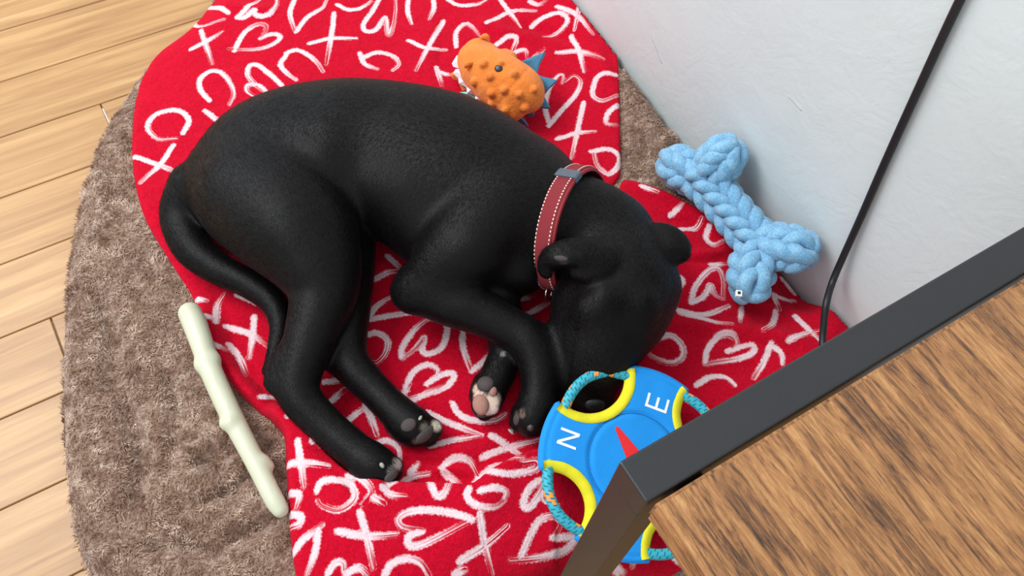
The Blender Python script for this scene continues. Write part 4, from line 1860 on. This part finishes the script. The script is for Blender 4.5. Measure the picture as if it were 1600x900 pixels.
rounded_box('clip_hole', tg + UP * 0.0018, np.array([0.0022, 0, 0]), np.array([0, 0.0022, 0.0005]), np.array([0, -0.0003, 0.0016]), M['eye_black'], clip, 0.0004)

# ------------------------------------------------------------------ cream chew stick
F2 = Field((-0.55, 0.14, 0.03), (-0.20, 0.66, 0.14), 0.0021)
ch = rows([(297, 490, .030, 18), (306, 510, .031, 18.5), (319, 548, .032, 17), (330, 580, .030, 17), (362, 650, .027, 17), (400, 724, .024, 15.5), (428, 780, .023, 15), (438, 796, .022, 13)], 0.062)
F2.add(F2.chain(ch))
F2.add(F2.chain(rows([(315, 570, .032, 11), (333, 562, .032, 11)], 0.062)), 0.008)
F2.add(F2.chain(rows([(352, 662, .030, 9), (360, 660, .036, 9)], 0.062)), 0.008)
F2.add(F2.chain(rows([(414, 722, .022, 9), (423, 728, .020, 6)], 0.062)), 0.010)
V, Fc = F2.surface()
V = relax(V, Fc, 2)
stick = mesh_obj('chew_stick', V, Fc, M['nylon'])
tag(stick, 'cream nylon chew stick shaped like a knobbly branch beside the blanket edge', 'dog toy')

# ------------------------------------------------------------------ orange plush creature
tb = 0.068
tp = P(782, 128, tb + 0.03)
F3 = Field((tp[0] - 0.13, tp[1] - 0.12, 0.04), (tp[0] + 0.13, tp[1] + 0.13, 0.19), 0.0018)
F3.add(F3.chain(rows([(740, 98, .050, 25), (760, 106, .055, 36), (788, 122, .056, 38), (812, 138, .052, 37), (822, 150, .045, 29)], tb), 0.85))
F3.add(F3.chain(rows([(738, 88, .050, 20), (748, 80, .052, 20), (764, 84, .052, 16)], tb)), 0.012)
F3.add(F3.chain(rows([(746, 118, .040, 24), (772, 138, .044, 28), (798, 154, .042, 28)], tb)), 0.012)
F3.add(F3.chain(rows([(800, 172, .035, 18), (803, 182, .030, 8)], tb)), 0.012)
F3.add(F3.chain(rows([(798, 90, .06, 10), (790, 84, .06, 8)], tb)), 0.01)
for (a, b, r) in ((756, 100, 8), (741, 128, 7), (766, 120, 7), (768, 146, 7), (788, 141, 6.5), (811, 148, 6), (803, 116, 7), (820, 168, 7), (790, 172, 6), (782, 100, 6), (835, 140, 6), (768, 162, 6)):
    p = F3.hit(a, b)
    F3.add(F3.chain(np.array([[*(p + F3.normal(p) * 0.001), r * scale_at(a, b, p[2]) * 0.95]])), 0.004)
for q in spline(np.array([(826, 106), (812, 122), (796, 142), (780, 162)], float), 4):
    p = F3.hit(q[0], q[1])
    F3.add(F3.chain(np.array([[*(p + F3.normal(p) * 0.0008), 0.0026]])), 0.003, sub=True)
V, Fc = F3.surface()
V = relax(V, Fc, 1)
toy = empty('plush_toy', tuple(P(785, 128, 0.07)))
tag(toy, 'orange plush creature with bumpy skin and blue felt spikes behind the dog', 'dog toy')
mesh_obj('body', V, Fc, M['orange'], toy)


def felt(name, pts, mat, h=0.05, th=0.004, bulge=0.0):
    """a cut felt piece with thickness; corners as picture points with heights"""
    w3 = np.array([P(a, b, tb + z) for a, b, z in pts])
    n = unit(np.cross(w3[1] - w3[0], w3[2] - w3[0]))
    if n[2] < 0:
        w3 = w3[::-1]
        n = -n
    k = len(w3)
    c = w3.mean(0)
    V_ = list(w3) + [c + n * th * 1.4] + [q - n * th for q in w3] + [c - n * th * 2]
    F_ = []
    for i in range(k):
        j = (i + 1) % k
        F_ += [(i, j, k), (k + 1 + j, k + 1 + i, 2 * k + 1), (i, k + 1 + i, k + 1 + j, j)]
    return mesh_obj(name, V_, F_, mat, toy, shade=False)


for pts in ([(812, 97, .05), (826, 91, .055), (851, 81, .065), (842, 98, .055), (838, 114, .045), (826, 112, .04)],
            [(836, 114, .042), (846, 119, .045), (870, 125, .05), (858, 136, .045), (850, 146, .035), (838, 140, .03)],
            [(842, 144, .030), (850, 150, .032), (860, 168, .034), (846, 167, .03), (834, 166, .025), (832, 152, .02)],
            [(828, 164, .028), (838, 168, .026), (834, 180, .024), (824, 180, .02), (812, 174, .02)],
            [(804, 180, .026), (814, 178, .026), (826, 196, .02), (815, 192, .014), (802, 190, .012)]):
    felt('spike', pts, M['blue_felt'])
for pts in ([(714, 86, .04), (706, 99, .03), (708, 104, .03), (720, 108, .035), (724, 96, .04)], [(712, 108, .03), (708, 114, .028), (716, 122, .03), (727, 128, .04), (722, 108, .04)],
            [(716, 122, .03), (717, 130, .028), (728, 136, .03), (736, 138, .036), (729, 124, .04)], [(728, 134, .03), (730, 145, .028), (744, 146, .03), (747, 150, .034), (738, 138, .04)],
            [(743, 146, .03), (742, 156, .026), (754, 160, .026), (760, 162, .03), (750, 148, .036)]):
    felt('frill_tooth', pts, M['white_felt'])
felt('belly_patch', [(718, 144, .022), (732, 143, .024), (744, 148, .022), (744, 156, .016), (730, 152, .014)], M['teal_felt'])
felt('belly_patch', [(746, 158, .020), (756, 155, .022), (766, 166, .02), (768, 172, .014), (756, 168, .012)], M['teal_felt'])
felt('foot', [(703, 116, .02), (708, 112, .024), (718, 118, .024), (717, 126, .02), (708, 124, .016)], M['orange'], th=0.006)
felt('foot', [(716, 128, .018), (724, 128, .022), (728, 140, .02), (722, 142, .014)], M['orange'], th=0.006)
p = F3.hit(779, 107)
n = F3.normal(p)
ex = unit(np.cross(n, UP))
v_, f_ = ellipsoid(p, [ex * 0.0068, np.cross(n, ex) * 0.0064, n * 0.0022])
mesh_obj('eye', v_, f_, M['eye_black'], toy)['label'] = 'black eye'
# ears: little rolled flaps
for (a, b, w_, rot) in ((734, 98, 9, -0.5), (757, 58, 9, 0.2)):
    p = F3.hit(a, b + 4)
    n = F3.normal(p)
    s = scale_at(a, b, p[2])
    ex = unit(ROT @ np.array([math.cos(rot), -math.sin(rot), 0]))
    pts = [p + ex * w_ * s * (q - .5) * 1.6 + n * 0.006 * math.sin(math.pi * q) for q in np.linspace(0, 1, 9)]
    v_, f_ = tube(np.array(pts), [0.002 + 0.003 * math.sin(math.pi * q) for q in np.linspace(0, 1, 9)], 8)
    mesh_obj('ear', v_, f_, M['orange'], toy)

# ------------------------------------------------------------------ cable by the wall
pts = [P(1284, 600, 0.080), P(1285, 560, 0.088), P(1286, 520, 0.100), P(1291, 475, 0.130), off_wall(1301, 440, 0.025), off_wall(1318, 400, 0.012), off_wall(1345, 340, 0.008), off_wall(1380, 260, 0.007), off_wall(1430, 150, 0.007), off_wall(1500, 0, 0.007), off_wall(1600, -200, 0.007)]
v_, f_ = tube(spline([P(1300, 660, 0.078), P(1288, 630, 0.078)] + pts, 6), 0.0052, 12)
cable = mesh_obj('power_cable', v_, f_, M['cable'])
tag(cable, 'black power cable hanging down the wall behind the table', 'cable')

# ------------------------------------------------------------------ plush pile of the dog bed
NP_ = 90000
lo, hi = BED.min(0), BED.max(0)
px_ = RNG.uniform(lo[0], hi[0], NP_ * 3)
py_ = RNG.uniform(lo[1], hi[1], NP_ * 3)
ok = inside(px_, py_, BED)
dB = seg_dist(px_, py_, BLC)[0]
ok &= ~(inside(px_, py_, BL) & (dB > 0.004))
px_, py_ = px_[ok][:NP_], py_[ok][:NP_]
pz_ = z_bed(px_, py_)
d_in = seg_dist(px_, py_, BEDC)[0]
tt = np.clip(d_in / 0.02, 0, 1)
pz_ = pz_ * (0.55 + 0.45 * np.sqrt(np.clip(1 - (1 - tt) ** 2, 0, 1)))
th = 9 * vnoise(px_ * 16, py_ * 16) + 7 * vnoise(px_ * 45 + 3, py_ * 45) + RNG.normal(0, 0.5, len(px_))
Lh = RNG.uniform(0.0045, 0.0078, len(px_))
ux, uy = np.cos(th), np.sin(th)
wd = 0.0007
b0 = np.stack([px_ - uy * wd, py_ + ux * wd, pz_ - 0.0015], 1)
b1 = np.stack([px_ + uy * wd, py_ - ux * wd, pz_ - 0.0015], 1)
mid = np.stack([px_ + ux * Lh * 0.45, py_ + uy * Lh * 0.45, pz_ + Lh * 0.42], 1)
m0 = mid - np.stack([uy, -ux, 0 * ux], 1) * wd * 0.8
m1 = mid + np.stack([uy, -ux, 0 * ux], 1) * wd * 0.8
tp_ = np.stack([px_ + ux * Lh, py_ + uy * Lh, pz_ + Lh * 0.38], 1)
V = np.concatenate([b0, b1, m0, m1, tp_])
# keep the tufts out of the wall
ex_ = np.maximum(V[:, :2] @ D1 - (WD - 0.001), 0)
V[:, :2] -= ex_[:, None] * D1
n = len(px_)
i = np.arange(n)
quads = np.stack([i, i + n, i + 3 * n, i + 2 * n], 1).tolist()
tris = np.stack([i + 2 * n, i + 3 * n, i + 4 * n], 1).tolist()
pile = mesh_obj('pile', V, quads + tris, M['pile'], bed)
pile['kind'] = 'stuff'
